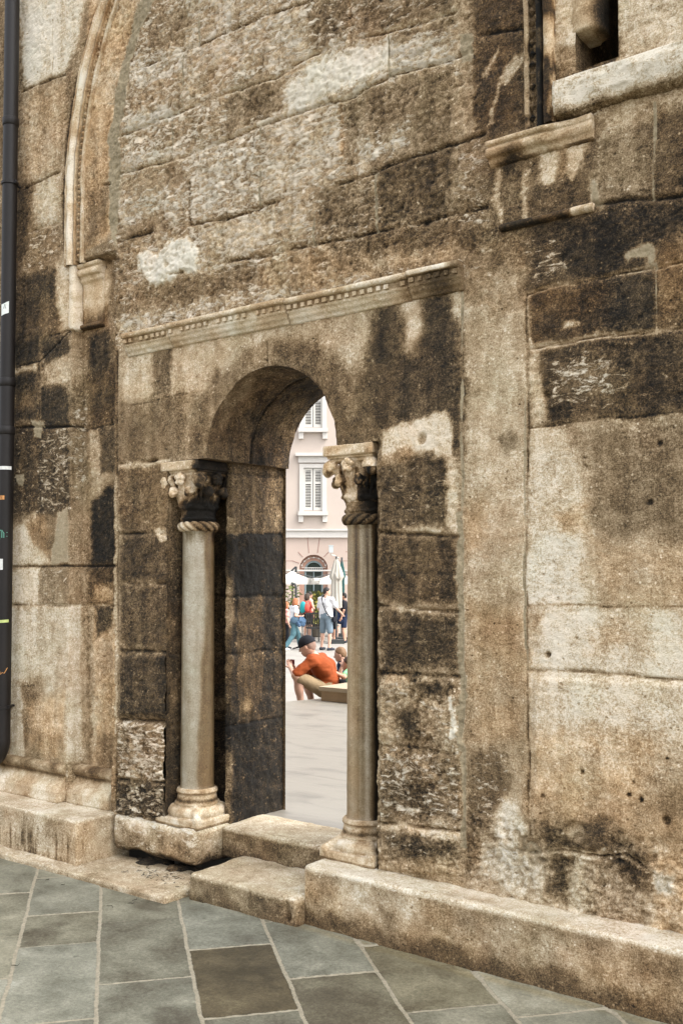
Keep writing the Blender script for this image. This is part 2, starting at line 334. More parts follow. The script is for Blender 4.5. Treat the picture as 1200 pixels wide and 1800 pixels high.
# ------------------------------------------------------------ stains, with some painted shade and highlight: (L, warm, mortar, flake, soft m, strength, px outline)
ST = [
 # --- general zones
 (150,.5,0,.75,.10,1,[(200,-60),(830,-60),(830,470),(200,620)]),
 (128,.3,0,.2,.03,1,[(205,610),(812,500),(815,1560),(205,1450)]),
 (82,.3,0,.25,.03,1,[(828,-40),(1240,-40),(1240,750),(925,750),(925,420),(860,420)]),
 (165,.35,0,.0,.02,1,[(930,752),(1260,724),(1260,1700),(930,1600)]),
 (148,.3,0,.0,.015,1,[(814,540),(926,540),(930,1620),(816,1600)]),
 (110,.4,0,.2,.05,1,[(-200,-60),(125,-60),(125,1340),(-200,1340)]),
 (105,.5,0,.1,.01,1,[(128,445),(205,445),(205,1400),(128,1400)]),
 # --- left outer pier, from the top
 (205,.2,0,.2,.03,1,[(30,-30),(150,-30),(140,60),(115,130),(45,160)]),
 (222,.1,0,.1,.03,1,[(45,20),(95,10),(92,110),(45,140)]),
 (150,.7,0,.3,.05,1,[(38,160),(118,140),(108,300),(38,320)]),
 (178,.4,0,.5,.04,1,[(60,310),(110,300),(105,400),(60,420)]),
 (70,.5,0,.2,.03,1,[(28,320),(52,320),(58,450),(28,470)]),  # shadow of the downpipe, painted on the pier
 (125,.6,0,.6,.04,1,[(50,400),(105,390),(102,462),(45,480)]),
 (62,.3,0,.1,.02,1,[(20,490),(98,470),(100,585),(20,610)]),
 (88,.8,0,.1,.04,.8,[(70,530),(108,520),(108,590),(72,600)]),
 (165,.5,0,0,.02,1,[(98,462),(127,455),(128,578),(112,580),(100,540)]),
 (45,.1,0,.1,.02,1,[(20,600),(68,590),(68,640),(20,645)]),
 (165,.5,0,0,.012,1,[(24,649),(66,641),(66,652),(24,658)]),
 (52,.1,0,.25,.02,1,[(72,598),(122,590),(122,625),(75,640)]),
 (160,.4,0,.1,.02,1,[(78,640),(126,622),(126,672),(82,680)]),
 (48,.2,0,.2,.02,1,[(22,660),(66,652),(68,740),(22,742)]),
 (95,.7,0,.2,.03,.8,[(24,690),(62,690),(62,720),(24,725)]),
 (42,.1,0,.15,.015,1,[(72,682),(124,680),(124,752),(74,755)]),
 (66,.2,0,.8,.02,1,[(70,758),(126,755),(126,900),(60,910)]),
 (60,.4,0,.5,.02,1,[(20,750),(68,750),(66,900),(20,910)]),
 (145,.4,1,0,.008,1,[(26,838),(40,835),(42,852),(34,858)]),
 (150,.3,1,0,.015,1,[(58,738),(76,742),(70,768),(60,765)]),
 (185,.3,0,.1,.03,1,[(20,930),(60,905),(80,960),(92,990),(20,995)]),
 (118,1,0,.2,.03,1,[(42,915),(80,905),(92,975),(60,960)]),
 (150,.1,.5,0,.008,1,[(104,900),(118,885),(126,990),(90,992),(96,930)]),
 (120,.2,0,.5,.02,1,[(70,995),(118,995),(118,1062),(70,1062)]),
 (190,.3,0,.1,.02,1,[(22,1000),(68,995),(68,1062),(22,1062)]),
 (192,.2,0,.0,.03,1,[(18,1068),(125,1064),(125,1180),(18,1200)]),
 (165,.1,0,.2,.05,.9,[(60,1075),(118,1070),(118,1230),(75,1230)]),
 (160,.9,0,0,.04,1,[(48,1235),(118,1215),(118,1300),(60,1290)]),
 (128,.9,0,.1,.03,.9,[(45,1290),(118,1285),(122,1342),(80,1335)]),
 (172,.1,0,0,.02,1,[(18,1200),(38,1200),(48,1330),(18,1330)]),
 # arris highlight painted as a pale stripe
 (150,.3,0,.3,.02,.55,[(120,590),(136,590),(138,1345),(122,1340)]),
 (105,.2,0,.8,.012,.7,[(124,690),(138,690),(138,850),(124,850)]),
 (188,.1,0,0,.02,.8,[(115,1060),(126,1060),(128,1340),(118,1340)]),
 # --- inner pier
 (178,.7,0,.1,.03,1,[(142,480),(176,470),(172,545),(160,560),(144,540)]),
 (110,1,0,.2,.02,1,[(142,535),(176,530),(176,570),(142,575)]),
 (48,.2,0,.15,.02,1,[(142,585),(175,580),(178,650),(146,660)]),
 (72,.7,0,.15,.02,1,[(145,650),(203,630),(203,740),(145,750)]),
 (70,.2,0,.2,.015,1,[(162,752),(203,742),(203,820),(160,840)]),
 (150,.4,0,.4,.015,1,[(142,756),(158,752),(160,835),(142,840)]),
 (140,.5,0,.1,.02,1,[(142,838),(200,825),(172,850),(146,876)]),
 (33,.1,0,.1,.012,1,[(146,880),(175,855),(203,845),(203,1010),(146,990)]),
 (62,.8,0,.1,.02,1,[(145,990),(203,985),(203,1062),(145,1062)]),
 (125,1,0,0,.03,1,[(155,1030),(200,1030),(200,1062),(155,1062)]),
 (150,1,0,.1,.02,1,[(148,1070),(203,1065),(203,1400),(148,1400)]),
 (60,.2,0,.2,.015,1,[(152,1068),(184,1066),(180,1105),(155,1120)]),
 (110,.6,0,.2,.03,.9,[(150,1290),(203,1290),(203,1400),(150,1400)]),
 (150,.3,0,0,.014,.7,[(141,1065),(150,1065),(152,1330),(143,1330)]),
 # --- blind arch ring and mortar seam, left
 (162,1,0,.2,.02,1,[(155,-30),(250,-30),(205,160),(198,250),(198,410),(150,440),(150,200)]),
 (135,1,0,.3,.02,.8,[(155,180),(195,185),(192,320),(150,330)]),
 (105,.8,0,.3,.03,.9,[(152,330),(192,325),(192,400),(150,440)]),
 (160,.0,1,0,.012,1,[(262,-30),(280,-30),(240,80),(222,160),(212,240),(213,330),(204,425),(194,400),(192,320),(192,240),(204,170),(222,95),(240,20)]),
 # --- infill masonry
 (118,.4,0,.5,.05,1,[(275,20),(345,0),(345,70),(255,110)]),
 (172,.4,0,.7,.06,1,[(340,-30),(540,-30),(540,90),(430,130),(330,130)]),
 (112,.3,0,.6,.05,1,[(545,-30),(615,-30),(612,60),(548,90)]),
 (104,.4,0,.6,.06,1,[(620,-30),(830,-30),(830,60),(700,100),(618,60)]),
 (190,.3,0,.9,.04,.9,[(235,105),(330,80),(325,130),(225,170)]),
 (150,.6,0,.7,.04,1,[(225,160),(400,110),(400,160),(220,225)]),
 (205,.2,0,.9,.03,.95,[(222,205),(300,185),(300,215),(222,235)]),
 (112,.3,0,.3,.04,1,[(400,165),(500,120),(490,190),(400,230)]),
 (222,.1,0,.4,.035,1,[(500,150),(570,95),(690,65),(690,120),(600,155),(500,210)]),
 (195,.2,0,.9,.04,.9,[(690,75),(800,55),(800,100),(690,125)]),
 (150,.5,0,.8,.05,1,[(220,240),(300,225),(300,270),(220,295)]),
 (192,.2,0,.9,.05,.85,[(220,270),(320,250),(320,275),(220,302)]),
 (168,.3,0,.8,.05,1,[(215,315),(455,235),(455,350),(215,410)]),
 (130,.5,0,.5,.04,.9,[(215,300),(330,275),(330,320),(215,345)]),
 (176,.4,0,.8,.05,1,[(465,220),(600,180),(600,320),(465,350)]),
 (108,.3,0,.35,.04,1,[(605,170),(800,110),(830,240),(640,300),(605,290)]),
 (178,.2,0,.9,.04,.8,[(625,245),(720,215),(720,260),(630,285)]),
 (84,.3,0,.3,.03,1,[(665,295),(800,245),(855,240),(860,370),(668,402)]),
 (96,.3,0,.5,.03,1,[(555,335),(655,300),(660,400),(558,420)]),
 (185,.4,0,.6,.05,.9,[(345,400),(530,350),(545,410),(400,455)]),
 (95,.4,0,.3,.04,.8,[(215,395),(285,375),(290,405),(215,430)]),
 (130,.6,0,.6,.04,1,[(180,440),(250,430),(250,560),(185,590)]),
 (105,.5,0,.4,.04,.9,[(240,505),(400,470),(460,480),(350,550),(240,560)]),
 (128,.8,0,.5,.04,1,[(460,455),(650,415),(660,470),(480,520),(460,510)]),
 (88,.5,0,.4,.03,1,[(575,430),(660,405),(820,380),(855,395),(850,460),(670,480),(600,470)]),
 (165,.8,0,.5,.03,.7,[(640,455),(740,440),(800,430),(800,455),(650,480)]),
 (180,.3,0,.8,.03,.8,[(190,560),(300,535),(420,515),(500,505),(500,520),(215,585)]),
 (236,.0,0,.3,.02,1,[(245,450),(262,440),(280,450),(292,425),(330,418),(350,440),(345,480),(320,478),(300,495),(262,503),(258,480),(244,470)]),
 (135,.4,0,.3,.03,1,[(798,-30),(832,-30),(832,330),(800,330)]),
 (160,.0,1,0,.02,.9,[(806,65),(830,60),(832,112),(806,112)]),
 (66,.7,0,.1,.02,1,[(833,-30),(920,-30),(922,50),(835,75)]),
 (58,.8,0,.1,.02,1,[(833,80),(920,60),(922,220),(862,235),(832,200)]),
 (150,.3,0,.3,.008,.9,[(848,135),(876,80),(882,80),(856,138)]),
 (165,.2,0,.3,.010,.9,[(880,130),(905,98),(922,95),(922,108),(895,140),(880,145),(866,220),(860,218)]),
 (120,.4,0,.6,.04,1,[(800,250),(850,235),(855,400),(805,400)]),
 # --- around the right bracket
 (100,.6,0,.3,.02,1,[(862,425),(925,415),(925,540),(862,560)]),
 (140,.4,0,.3,.03,.9,[(862,470),(925,470),(925,545),(862,560)]),
 (110,.2,0,.3,.03,1,[(1040,190),(1150,165),(1150,345),(1042,360)]),
 (150,.4,.2,.3,.03,1,[(1040,190),(1200,150),(1260,140),(1260,190),(1150,210),(1060,240)]),
 (70,.6,0,.3,.03,1,[(1155,195),(1260,185),(1260,340),(1155,345)]),
 (170,.1,.6,.2,.015,1,[(1028,310),(1052,315),(1060,360),(1068,375),(1045,385),(1032,355)]),
 (42,.3,0,.15,.03,1,[(930,395),(1060,370),(1260,345),(1260,430),(1100,480),(1000,490),(925,500)]),
 (70,.3,0,.9,.03,.95,[(928,430),(985,415),(1000,480),(928,505)]),
 (130,.3,.7,0,.02,1,[(1092,445),(1140,425),(1165,440),(1165,470),(1145,478),(1130,455),(1098,458)]),
 (58,.9,0,.25,.02,1,[(930,520),(1090,480),(1095,575),(930,605)]),
 (48,.0,0,.3,.03,1,[(1070,485),(1150,478),(1150,580),(1070,590)]),
 (82,.9,0,.4,.03,1,[(1156,430),(1260,410),(1260,590),(1156,585)]),
 (165,.6,0,0,.008,1,[(990,563),(1020,560),(1024,568),(995,575)]),
 (150,.5,0,.3,.010,1,[(930,606),(1060,584),(1200,572),(1200,580),(1060,594),(930,622)]),
 (165,.4,0,.0,.012,1,[(926,520),(930,515),(934,610),(945,620),(955,690),(975,738),(930,748)]),
 (58,.4,0,.5,.015,1,[(945,620),(1060,598),(1260,582),(1260,722),(1060,735),(965,742)]),
 (125,.2,0,1,.04,.8,[(960,640),(1060,620),(1120,640),(1060,700),(970,700)]),
 (58,.2,0,.2,.04,1,[(1080,600),(1260,590),(1260,640),(1090,650)]),
 # --- lower right blocks
 (192,.3,0,.1,.03,1,[(930,756),(990,752),(1030,800),(1020,860),(1025,930),(1010,1060),(930,1062)]),
 (112,.2,0,.2,.04,1,[(1000,750),(1260,726),(1260,960),(1100,960),(1040,930),(1030,850)]),
 (92,.1,0,.2,.06,.8,[(1110,800),(1180,790),(1180,930),(1090,930)]),
 (145,.6,0,.2,.05,1,[(1040,950),(1260,960),(1260,1062),(1060,1062)]),
 (206,.1,0,.1,.03,1,[(935,930),(1010,930),(1020,1060),(930,1062)]),
 (150,.9,0,.1,.03,.8,[(980,905),(1030,890),(1030,935),(990,935)]),
 (200,.2,0,.1,.03,1,[(930,1070),(1260,1070),(1260,1190),(1060,1185),(930,1175)]),
 (155,.7,0,.1,.05,.8,[(1060,1080),(1130,1080),(1140,1150),(1030,1150)]),
 (120,.5,0,.1,.02,.9,[(936,1080),(950,1078),(945,1110),(936,1110)]),
 (192,.3,0,0,.04,1,[(930,1185),(1260,1195),(1260,1290),(930,1270)]),
 (160,.9,0,.1,.06,1,[(935,1290),(1150,1290),(1150,1420),(935,1420)]),
 (135,.8,0,.2,.06,1,[(935,1400),(1260,1390),(1260,1500),(935,1470)]),
 (120,.5,0,.3,.04,.9,[(1150,1370),(1260,1380),(1260,1440),(1150,1430)]),
 (62,.2,0,.2,.03,1,[(950,1455),(1060,1440),(1100,1480),(1150,1500),(1140,1580),(1080,1560),(1040,1500),(965,1500)]),
 (72,.1,.1,.1,.025,1,[(965,1500),(1000,1500),(1000,1590),(960,1570)]),
 (140,.1,.3,.1,.03,1,[(1000,1500),(1060,1510),(1130,1580),(1140,1640),(1000,1590)]),
 (150,1,0,.3,.03,1,[(1150,1490),(1260,1500),(1260,1670),(1150,1640)]),
 (170,.0,.5,.4,.02,.9,[(1150,1530),(1190,1540),(1190,1580),(1155,1570)]),
 # --- strip
 (160,.3,0,0,.03,1,[(816,620),(924,600),(926,1040),(816,1060)]),
 (105,.0,.2,0,.015,.95,[(872,765),(890,757),(908,768),(908,792),(890,800),(875,790)]),
 (125,.9,0,.0,.05,.7,[(820,880),(850,880),(850,960),(820,980)]),
 (135,.7,0,.1,.05,1,[(818,1060),(925,1080),(925,1300),(818,1310)]),
 (85,.3,0,.6,.03,1,[(825,1320),(880,1310),(900,1380),(860,1460),(825,1470)]),
 (190,.1,.3,.2,.025,1,[(862,1440),(890,1400),(915,1410),(925,1470),(905,1485),(870,1480)]),
 (180,.0,.4,.4,.03,1,[(845,1490),(880,1480),(960,1500),(955,1560),(900,1575),(840,1540)]),
 (90,.4,.5,0,.02,1,[(908,1468),(960,1490),(955,1515),(915,1500)]),
 (95,.5,.3,0,.02,1,[(812,1460),(845,1470),(840,1520),(815,1515)]),
 # --- door surround, top
 (168,.5,0,.1,.03,1,[(212,620),(480,560),(480,590),(440,610),(380,650),(350,700),(212,700)]),
 (95,.2,0,.1,.025,.9,[(270,605),(303,598),(300,690),(268,700)]),
 (100,.4,0,.1,.04,1,[(212,712),(300,695),(350,700),(372,690),(362,806),(212,812)]),
 (135,.5,0,.1,.03,.8,[(315,690),(345,680),(335,790),(318,790)]),
 (118,.4,0,.1,.03,1,[(380,650),(440,605),(475,595),(475,640),(430,650),(385,720),(365,740)]),
 (178,.4,0,.1,.02,.7,[(385,640),(455,595),(475,590),(475,597),(440,610),(392,660)]),
 (150,.4,0,.2,.03,1,[(480,565),(660,525),(660,640),(610,640),(560,600),(480,600)]),
 (95,.4,0,.1,.03,1,[(478,600),(560,602),(620,660),(660,740),(660,785),(592,782),(585,740),(560,690),(520,655),(478,640)]),
 (165,.3,0,.3,.03,.6,[(600,610),(650,590),(650,690),(620,700)]),
 (58,.05,0,.1,.035,1,[(655,545),(700,530),(708,610),(735,620),(740,530),(800,510),(808,560),(808,740),(690,745),(660,700),(645,620)]),
 (185,.3,0,.3,.025,.9,[(706,525),(740,515),(738,590),(716,612)]),
 (78,.3,0,.15,.03,1,[(620,650),(700,640),(700,740),(660,760),(620,720)]),
 (180,.2,0,.4,.02,.9,[(795,500),(812,495),(808,560),(798,560)]),
 (60,.2,0,.1,.03,1,[(805,590),(815,590),(815,800),(790,800),(795,740)]),
 # right of column: framed block
 (192,.4,0,.2,.012,1,[(672,752),(780,725),(790,730),(796,800),(806,900),(806,940),(786,940),(782,860),(780,805),(755,800),(735,790),(700,812),(672,818)]),
 (118,.8,0,.2,.02,.9,[(672,800),(720,780),(735,800),(700,830),(672,830)]),
 (74,.3,0,.5,.015,1,[(670,815),(700,812),(735,800),(758,790),(780,812),(782,925),(668,930)]),
 (52,.1,0,.5,.02,.9,[(750,800),(778,812),(780,900),(752,880)]),
 (170,.4,0,.3,.008,.9,[(712,930),(800,936),(800,944),(760,944),(715,938)]),
 (68,.4,0,.15,.02,1,[(666,942),(803,948),(803,1060),(666,1058)]),
 (40,.1,0,.1,.02,.8,[(698,995),(712,1005),(708,1018),(695,1010)]),
 (165,.5,0,.4,.010,.9,[(680,1066),(780,1066),(800,1075),(795,1082),(690,1074)]),
 (150,.1,.9,0,.008,1,[(803,900),(814,900),(818,1490),(808,1490)]),
 (62,.2,0,.4,.02,1,[(666,1080),(803,1085),(805,1175),(666,1180)]),
 (150,.9,0,.2,.015,.9,[(675,1190),(720,1185),(722,1205),(690,1215)]),
 (135,.4,0,.5,.02,1,[(665,1195),(800,1195),(800,1305),(668,1305)]),
 (64,.1,0,.4,.02,1,[(700,1245),(725,1245),(745,1290),(715,1300),(700,1265)]),
 (60,.1,0,.3,.02,1,[(720,1190),(795,1200),(790,1225),(740,1215)]),
 (228,.0,0,.1,.006,1,[(797,1225),(804,1230),(808,1300),(796,1300)]),
 (120,.4,0,.7,.02,1,[(668,1318),(808,1325),(812,1440),(668,1440)]),
 (78,.1,0,.8,.03,.8,[(670,1350),(730,1360),(780,1400),(760,1430),(680,1420)]),
 (190,.6,0,.2,.015,.9,[(672,1452),(780,1450),(810,1468),(810,1480),(700,1466)]),
 (66,.1,0,.6,.02,1,[(670,1460),(740,1470),(808,1485),(790,1510),(690,1500)]),
 (135,.5,0,.2,.02,1,[(668,1505),(815,1515),(815,1560),(668,1530)]),
 # left of column
 (88,.6,0,.2,.02,1,[(210,822),(325,815),(325,935),(212,935)]),
 (66,.3,0,.2,.02,1,[(212,940),(325,935),(325,1022),(212,1022)]),
 (170,.5,0,.3,.008,.9,[(270,930),(300,925),(298,945),(280,948)]),
 (76,.3,0,.3,.02,1,[(212,1030),(325,1028),(325,1142),(212,1142)]),
 (58,.2,0,.4,.02,1,[(212,1150),(325,1148),(325,1262),(212,1262)]),
 (160,.2,0,.3,.012,.7,[(295,1140),(304,1140),(304,1240),(294,1240)]),
 (128,.4,0,.8,.015,1,[(210,1268),(306,1275),(312,1375),(210,1365)]),
 (52,.1,0,.9,.02,1,[(210,1372),(312,1380),(310,1450),(210,1430)]),
 (160,.3,0,.2,.008,.8,[(206,812),(300,806),(300,815),(208,824)]),
 (165,.2,0,.2,.006,.9,[(201,830),(207,830),(207,1290),(202,1290)]),
 (84,.4,0,.3,.02,1,[(866,300),(925,275),(1035,235),(1038,370),(876,412)]),
 (178,.5,0,.2,.015,.9,[(868,300),(878,298),(884,405),(874,410)]),
 (196,.6,0,.1,.02,1,[(940,272),(985,258),(978,318),(955,325),(945,300)]),
 (192,.6,0,.1,.02,1,[(990,256),(1034,240),(1022,290),(1008,320),(996,300)]),
 (175,.5,0,.2,.012,.85,[(916,305),(926,302),(926,395),(918,398)]),
 (45,.2,0,.1,.018,1,[(880,275),(912,268),(910,300),(885,302)]),
 (120,.9,0,.1,.02,.8,[(980,262),(992,258),(992,310),(982,312)]),
 # window stones, top right
 (188,.6,0,.0,.02,1,[(972,-30),(1018,-30),(1015,110),(985,125),(972,120)]),
 (110,.8,0,.1,.02,.9,[(974,90),(1016,85),(1016,125),(980,138)]),
 (178,.3,0,.1,.03,1,[(1086,-30),(1260,-30),(1260,70),(1086,112)]),
]
# ------------------------------------------------------------ joints and dark moulding grooves: (type, half width m, depth m, px polyline)
JT = [
 ('p',.010,.010,[(210,238),(313,198),(400,163),(483,137),(543,98),(613,70),(683,55),(800,22)]),
 ('p',.010,.012,[(210,304),(320,277),(400,243),(460,222),(550,187),(607,173),(687,133),(830,92)]),
 ('n',.012,.010,[(210,422),(287,403),(400,383),(460,363),(533,337),(607,322),(660,300),(733,273),(850,235)]),
 ('n',.010,.008,[(300,482),(400,460),(467,450),(533,433),(667,407),(733,393),(855,362)]),
 ('n',.010,.008,[(255,115),(350,78),(467,25),(533,7),(600,-20)]),
 ('m',.007,.004,[(350,-10),(350,74)]),('n',.008,.006,[(468,-20),(468,24)]),('o',.010,.004,[(615,0),(613,68)]),
 ('m',.006,.004,[(323,96),(321,188)]),('m',.006,.004,[(304,212),(302,274)]),('n',.006,.006,[(333,318),(333,395)]),
 ('m',.008,.004,[(459,225),(456,360)]),('o',.010,.004,[(600,182),(600,270)]),('m',.006,.004,[(683,60),(683,132)]),
 ('m',.008,.005,[(660,302),(662,408)]),('m',.007,.004,[(551,340),(553,432)]),('d',.003,.005,[(460,455),(461,512)]),
 ('d',.004,.008,[(360,400),(385,390),(400,383)]),('d',.004,.006,[(607,322),(622,318)]),
 ('n',.008,.005,[(832,62),(922,48)]),
 ('p',.006,.008,[(923,518),(987,500),(1033,493),(1090,480),(1150,470),(1250,450)]),
 ('p',.006,.008,[(930,612),(1060,590),(1250,572)]),
 ('d',.004,.010,[(930,752),(990,745),(1070,735),(1250,722)]),
 ('d',.002,.004,[(927,1063),(1067,1065),(1250,1066)]),
 ('d',.005,.014,[(927,1178),(1000,1180),(1060,1184),(1130,1190),(1250,1196)]),
 ('m',.008,.004,[(1150,180),(1147,350)]),('m',.004,.004,[(1152,462),(1153,585)]),
 ('n',.008,.008,[(1042,358),(1150,348),(1250,336)]),
 ('d',.004,.010,[(925,515),(927,750),(924,950),(926,1180),(929,1400),(932,1480)]),
 ('m',.006,.003,[(921,640),(922,1100),(926,1180)]),
 ('m',.008,.006,[(812,500),(810,760),(812,900),(814,1180),(816,1490)]),
 ('d',.003,.006,[(812,1320),(815,1360),(812,1380)]),
 ('p',.008,.008,[(930,1500),(985,1495),(1060,1505),(1100,1500),(1140,1530),(1200,1560)]),
 ('n',.010,.012,[(210,815),(295,806)]),('d',.003,.005,[(212,712),(250,710),(300,696),(330,690)]),
 ('d',.003,.005,[(470,598),(470,640)]),('d',.002,.004,[(300,600),(297,620)]),
 ('n',.010,.012,[(208,938),(325,936)]),('n',.010,.010,[(208,1026),(325,1026)]),('d',.008,.020,[(208,1144),(325,1146)]),
 ('n',.014,.022,[(206,1265),(320,1270)]),('n',.010,.012,[(210,1368),(320,1378)]),
 ('n',.010,.012,[(662,936),(805,944)]),('n',.008,.010,[(662,1066),(805,1076)]),('d',.008,.016,[(662,1182),(740,1186),(808,1190)]),
 ('d',.007,.016,[(668,1312),(720,1312),(790,1326)]),('n',.008,.010,[(668,1446),(812,1462)]),

 ('d',.004,.010,[(25,646),(70,635),(125,580)]),('d',.003,.006,[(69,640),(70,760)]),('n',.006,.006,[(20,752),(128,750)]),
 ('d',.005,.012,[(146,752),(203,738)]),('n',.006,.006,[(20,995),(128,995),(203,995)]),('p',.004,.005,[(18,1064),(148,1064),(203,1064)]),
 ('d',.002,.004,[(18,1207),(60,1204)]),('d',.004,.010,[(80,594),(125,580)]),('n',.006,.006,[(45,330),(104,302)]),('n',.006,.006,[(40,160),(115,130)]),('p',.005,.005,[(50,408),(104,390)]),
 ('d',.002,.006,[(93,10),(92,135)]),
 ('d',.018,.006,[(143,440),(141,330),(148,233),(162,150),(178,83),(205,7)]),('d',.012,.006,[(113,440),(112,330),(120,233),(130,170),(150,83),(172,7)]),  # groove shade beside the arch roll, painted as dark lines
 ('d',.007,.014,[(206,600),(207,1290),(206,1420)]),
 ('m',.004,.004,[(150,180),(203,182)]),('n',.006,.006,[(152,330),(195,322)]),
]
# small holes: (px, py, radius m, L)
HOLES = [(1107,1398,.012,28),(1128,1405,.011,28),(1143,882,.014,28),(1158,778,.012,35),(961,695,.020,70),(961,1152,.016,80),(1172,1330,.006,35),(890,828,.005,35),
 (1010,1460,.045,120),(955,1398,.010,60),(1025,1355,.010,60),(1060,1553,.012,110),(1113,1375,.006,60),(740,770,.03,150),(1170,1440,.02,80),(1062,1494,.016,170)]
def sd_poly(X, Z, P):
    d = np.full(X.shape, 1e9); ins = np.zeros(X.shape, bool); n = len(P)
    for i in range(n):
        ax, az = P[i]; bx, bz = P[(i + 1) % n]; ex, ez = bx - ax, bz - az
        L = ex * ex + ez * ez + 1e-12; t = np.clip(((X - ax) * ex + (Z - az) * ez) / L, 0, 1)
        d = np.minimum(d, (X - ax - t * ex) ** 2 + (Z - az - t * ez) ** 2)
        c = ((az > Z) != (bz > Z)); xi = ax + (Z - az) * ex / (ez if abs(ez) > 1e-9 else 1e-9); ins ^= c & (X < xi)
    return np.where(ins, -1, 1) * np.sqrt(d)
def sd_line(X, Z, P):
    d = np.full(X.shape, 1e9)
    for (ax, az), (bx, bz) in zip(P[:-1], P[1:]):
        ex, ez = bx - ax, bz - az; L = ex * ex + ez * ez + 1e-12; t = np.clip(((X - ax) * ex + (Z - az) * ez) / L, 0, 1)
        d = np.minimum(d, (X - ax - t * ex) ** 2 + (Z - az - t * ez) ** 2)
    return np.sqrt(d)
gx = spaced(-12, -6.1, -.85, 7, .0075, .5); gz = spaced(.12, .2, 5.65, 12.0, .0075, .5); gz = gz[gz > .1]  # wall carried up out of view so that it shades the street
GX, GZ = np.meshgrid(gx, gz, indexing='ij')
w1 = fbm(GX, 0, GZ, 5, 5, .6); w2 = fbm(GX + 31, 3, GZ, 5, 5, .6)
w3 = fbm(GX, 21, GZ, 28, 4, .7)
XW = GX + .018 * w1; ZW = GZ + .018 * w2
tone = np.full(GX.shape, T(126)) + .1 * fbm(GX, 9, GZ, 1.2, 4); warm = .4 + .3 * fbm(GX, 14, GZ, 1.5, 3); mort = np.zeros(GX.shape); flk = np.full(GX.shape, .4); rel = np.zeros(GX.shape)
def sub(P, m):
    xs = [p[0] for p in P]; zs = [p[1] for p in P]
    i0, i1 = np.searchsorted(gx, [min(xs) - m, max(xs) + m]); j0, j1 = np.searchsorted(gz, [min(zs) - m, max(zs) + m])
    return (slice(i0, i1), slice(j0, j1))
def px2w(pts): return [tuple(onY(px, py, 0.0)[[0, 2]]) for px, py in pts]
for (L, wv, mv, fv, soft, stren, pts) in ST:
    if fv >= .6 and L > 110: L -= 28 * fv; fv = min(1, fv * 1.15)
    if L < 80 and soft < .05: soft = soft * 1.5 + .004
    if L >= 80 and soft >= .03: soft *= 1.2
    P = px2w(pts); s_ = sub(P, soft + .08)
    if XW[s_].size == 0: continue
    sd = sd_poly(XW[s_], ZW[s_], P) + (.35 * soft + .006) * w3[s_]; k = stren * (1 - sstep(-soft, soft, sd))
    # ragged, speckled border
    tone[s_] += (T(L) - tone[s_]) * k; warm[s_] += (wv - warm[s_]) * k; mort[s_] += (mv - mort[s_]) * k; flk[s_] += (fv - flk[s_]) * k
XJ = GX + .006 * w1; ZJ = GZ + .006 * w2
for typ, hw, dep, pts in JT:
    P = px2w(pts); s_ = sub(P, hw * 3 + .03); d = sd_line(XJ[s_], ZJ[s_], P); k = np.exp(-(d / hw) ** 2)
    vary = np.clip(.75 + .8 * fbm(GX[s_], 5, GZ[s_], 4, 2), .15, 1.3)
    rel[s_] -= dep * k * vary
    if typ in 'pn': tone[s_] += .42 * np.exp(-((d + .0) / .0065) ** 2) * sstep(.35, .9, vary); rel[s_] -= .012 * np.exp(-(d / .008) ** 2) * sstep(.3, .8, vary)
    if typ == 'd': tone[s_] += .38 * np.exp(-(d / max(hw, .004)) ** 2) * vary
    if typ == 'm': mort[s_] = np.maximum(mort[s_], .85 * np.exp(-(d / (hw * 1.2)) ** 2) * np.clip(vary + .1, 0, 1)); tone[s_] -= .1 * k
    if typ == 'o': warm[s_] += .6 * k
    if typ == 'p': tone[s_] += (T(200) - tone[s_]) * .8 * (np.exp(-((d - hw * 1.1) / (hw * .9)) ** 2)) * np.clip(vary, 0, 1); rel[s_] += 0
for px, py, r_, L in HOLES:
    c = onY(px, py); s_ = sub([(c[0], c[2])], r_ * 3); d = np.hypot(XJ[s_] - c[0], ZJ[s_] - c[2]); k = 1 - sstep(r_ * .6, r_ * 1.1, d)
    rel[s_] -= min(.02, r_ * .8) * k; tone[s_] += (T(L) - tone[s_]) * k
# relief: rough quarry faces above, smoother plaster strip on the right, pitted blocks below
rough = np.full(GX.shape, .55)
def rzone(v, soft, pts):
    P = px2w(pts); s_ = sub(P, soft + .02); k = 1 - sstep(-soft, soft, sd_poly(GX[s_], GZ[s_], P)); rough[s_] += (v - rough[s_]) * k
rzone(1.0, .05, [(200,-60),(830,-60),(850,450),(200,610)]); rzone(.25, .03, [(814,560),(926,560),(930,1400),(816,1400)])
rzone(.3, .03, [(930,752),(1260,724),(1260,1480),(930,1480)]); rzone(1.3, .03, [(820,1430),(1260,1500),(1260,1700),(820,1600)])
rzone(.35, .03, [(205,620),(812,520),(812,800),(205,810)]); rzone(1.2, .02, [(665,1190),(812,1190),(812,1530),(665,1530)]); rzone(1.2, .02, [(205,1262),(325,1270),(325,1450),(205,1440)])
rzone(.25, .03, [(-200,900),(128,900),(128,1345),(-200,1345)])
hf = -np.abs(fbm(GX * .8 - GZ * .35, 4, GZ * 1.3, 20, 4, .62)) + .35 + .5 * fbm(GX, 6, GZ, 42, 2, .6)
rel += rough * (.011 * fbm(GX, 2, GZ, 6, 3) + .011 * hf)
tone -= .04 + .20 * np.clip(rough, 0, 1.1) * np.clip(hf - .05, -.8, .9)
rel -= rough * .006 * np.clip(fbm(GX, 8, GZ, 18, 3) - .25, 0, 1)
# big pale spall is a shallow raised scab
P = px2w([(245,450),(262,440),(280,450),(292,425),(330,418),(350,440),(345,480),(320,478),(300,495),(262,503)]); s_ = sub(P, .05); rel[s_] += .012 * (1 - sstep(-.02, .01, sd_poly(XW[s_], ZW[s_], P)))
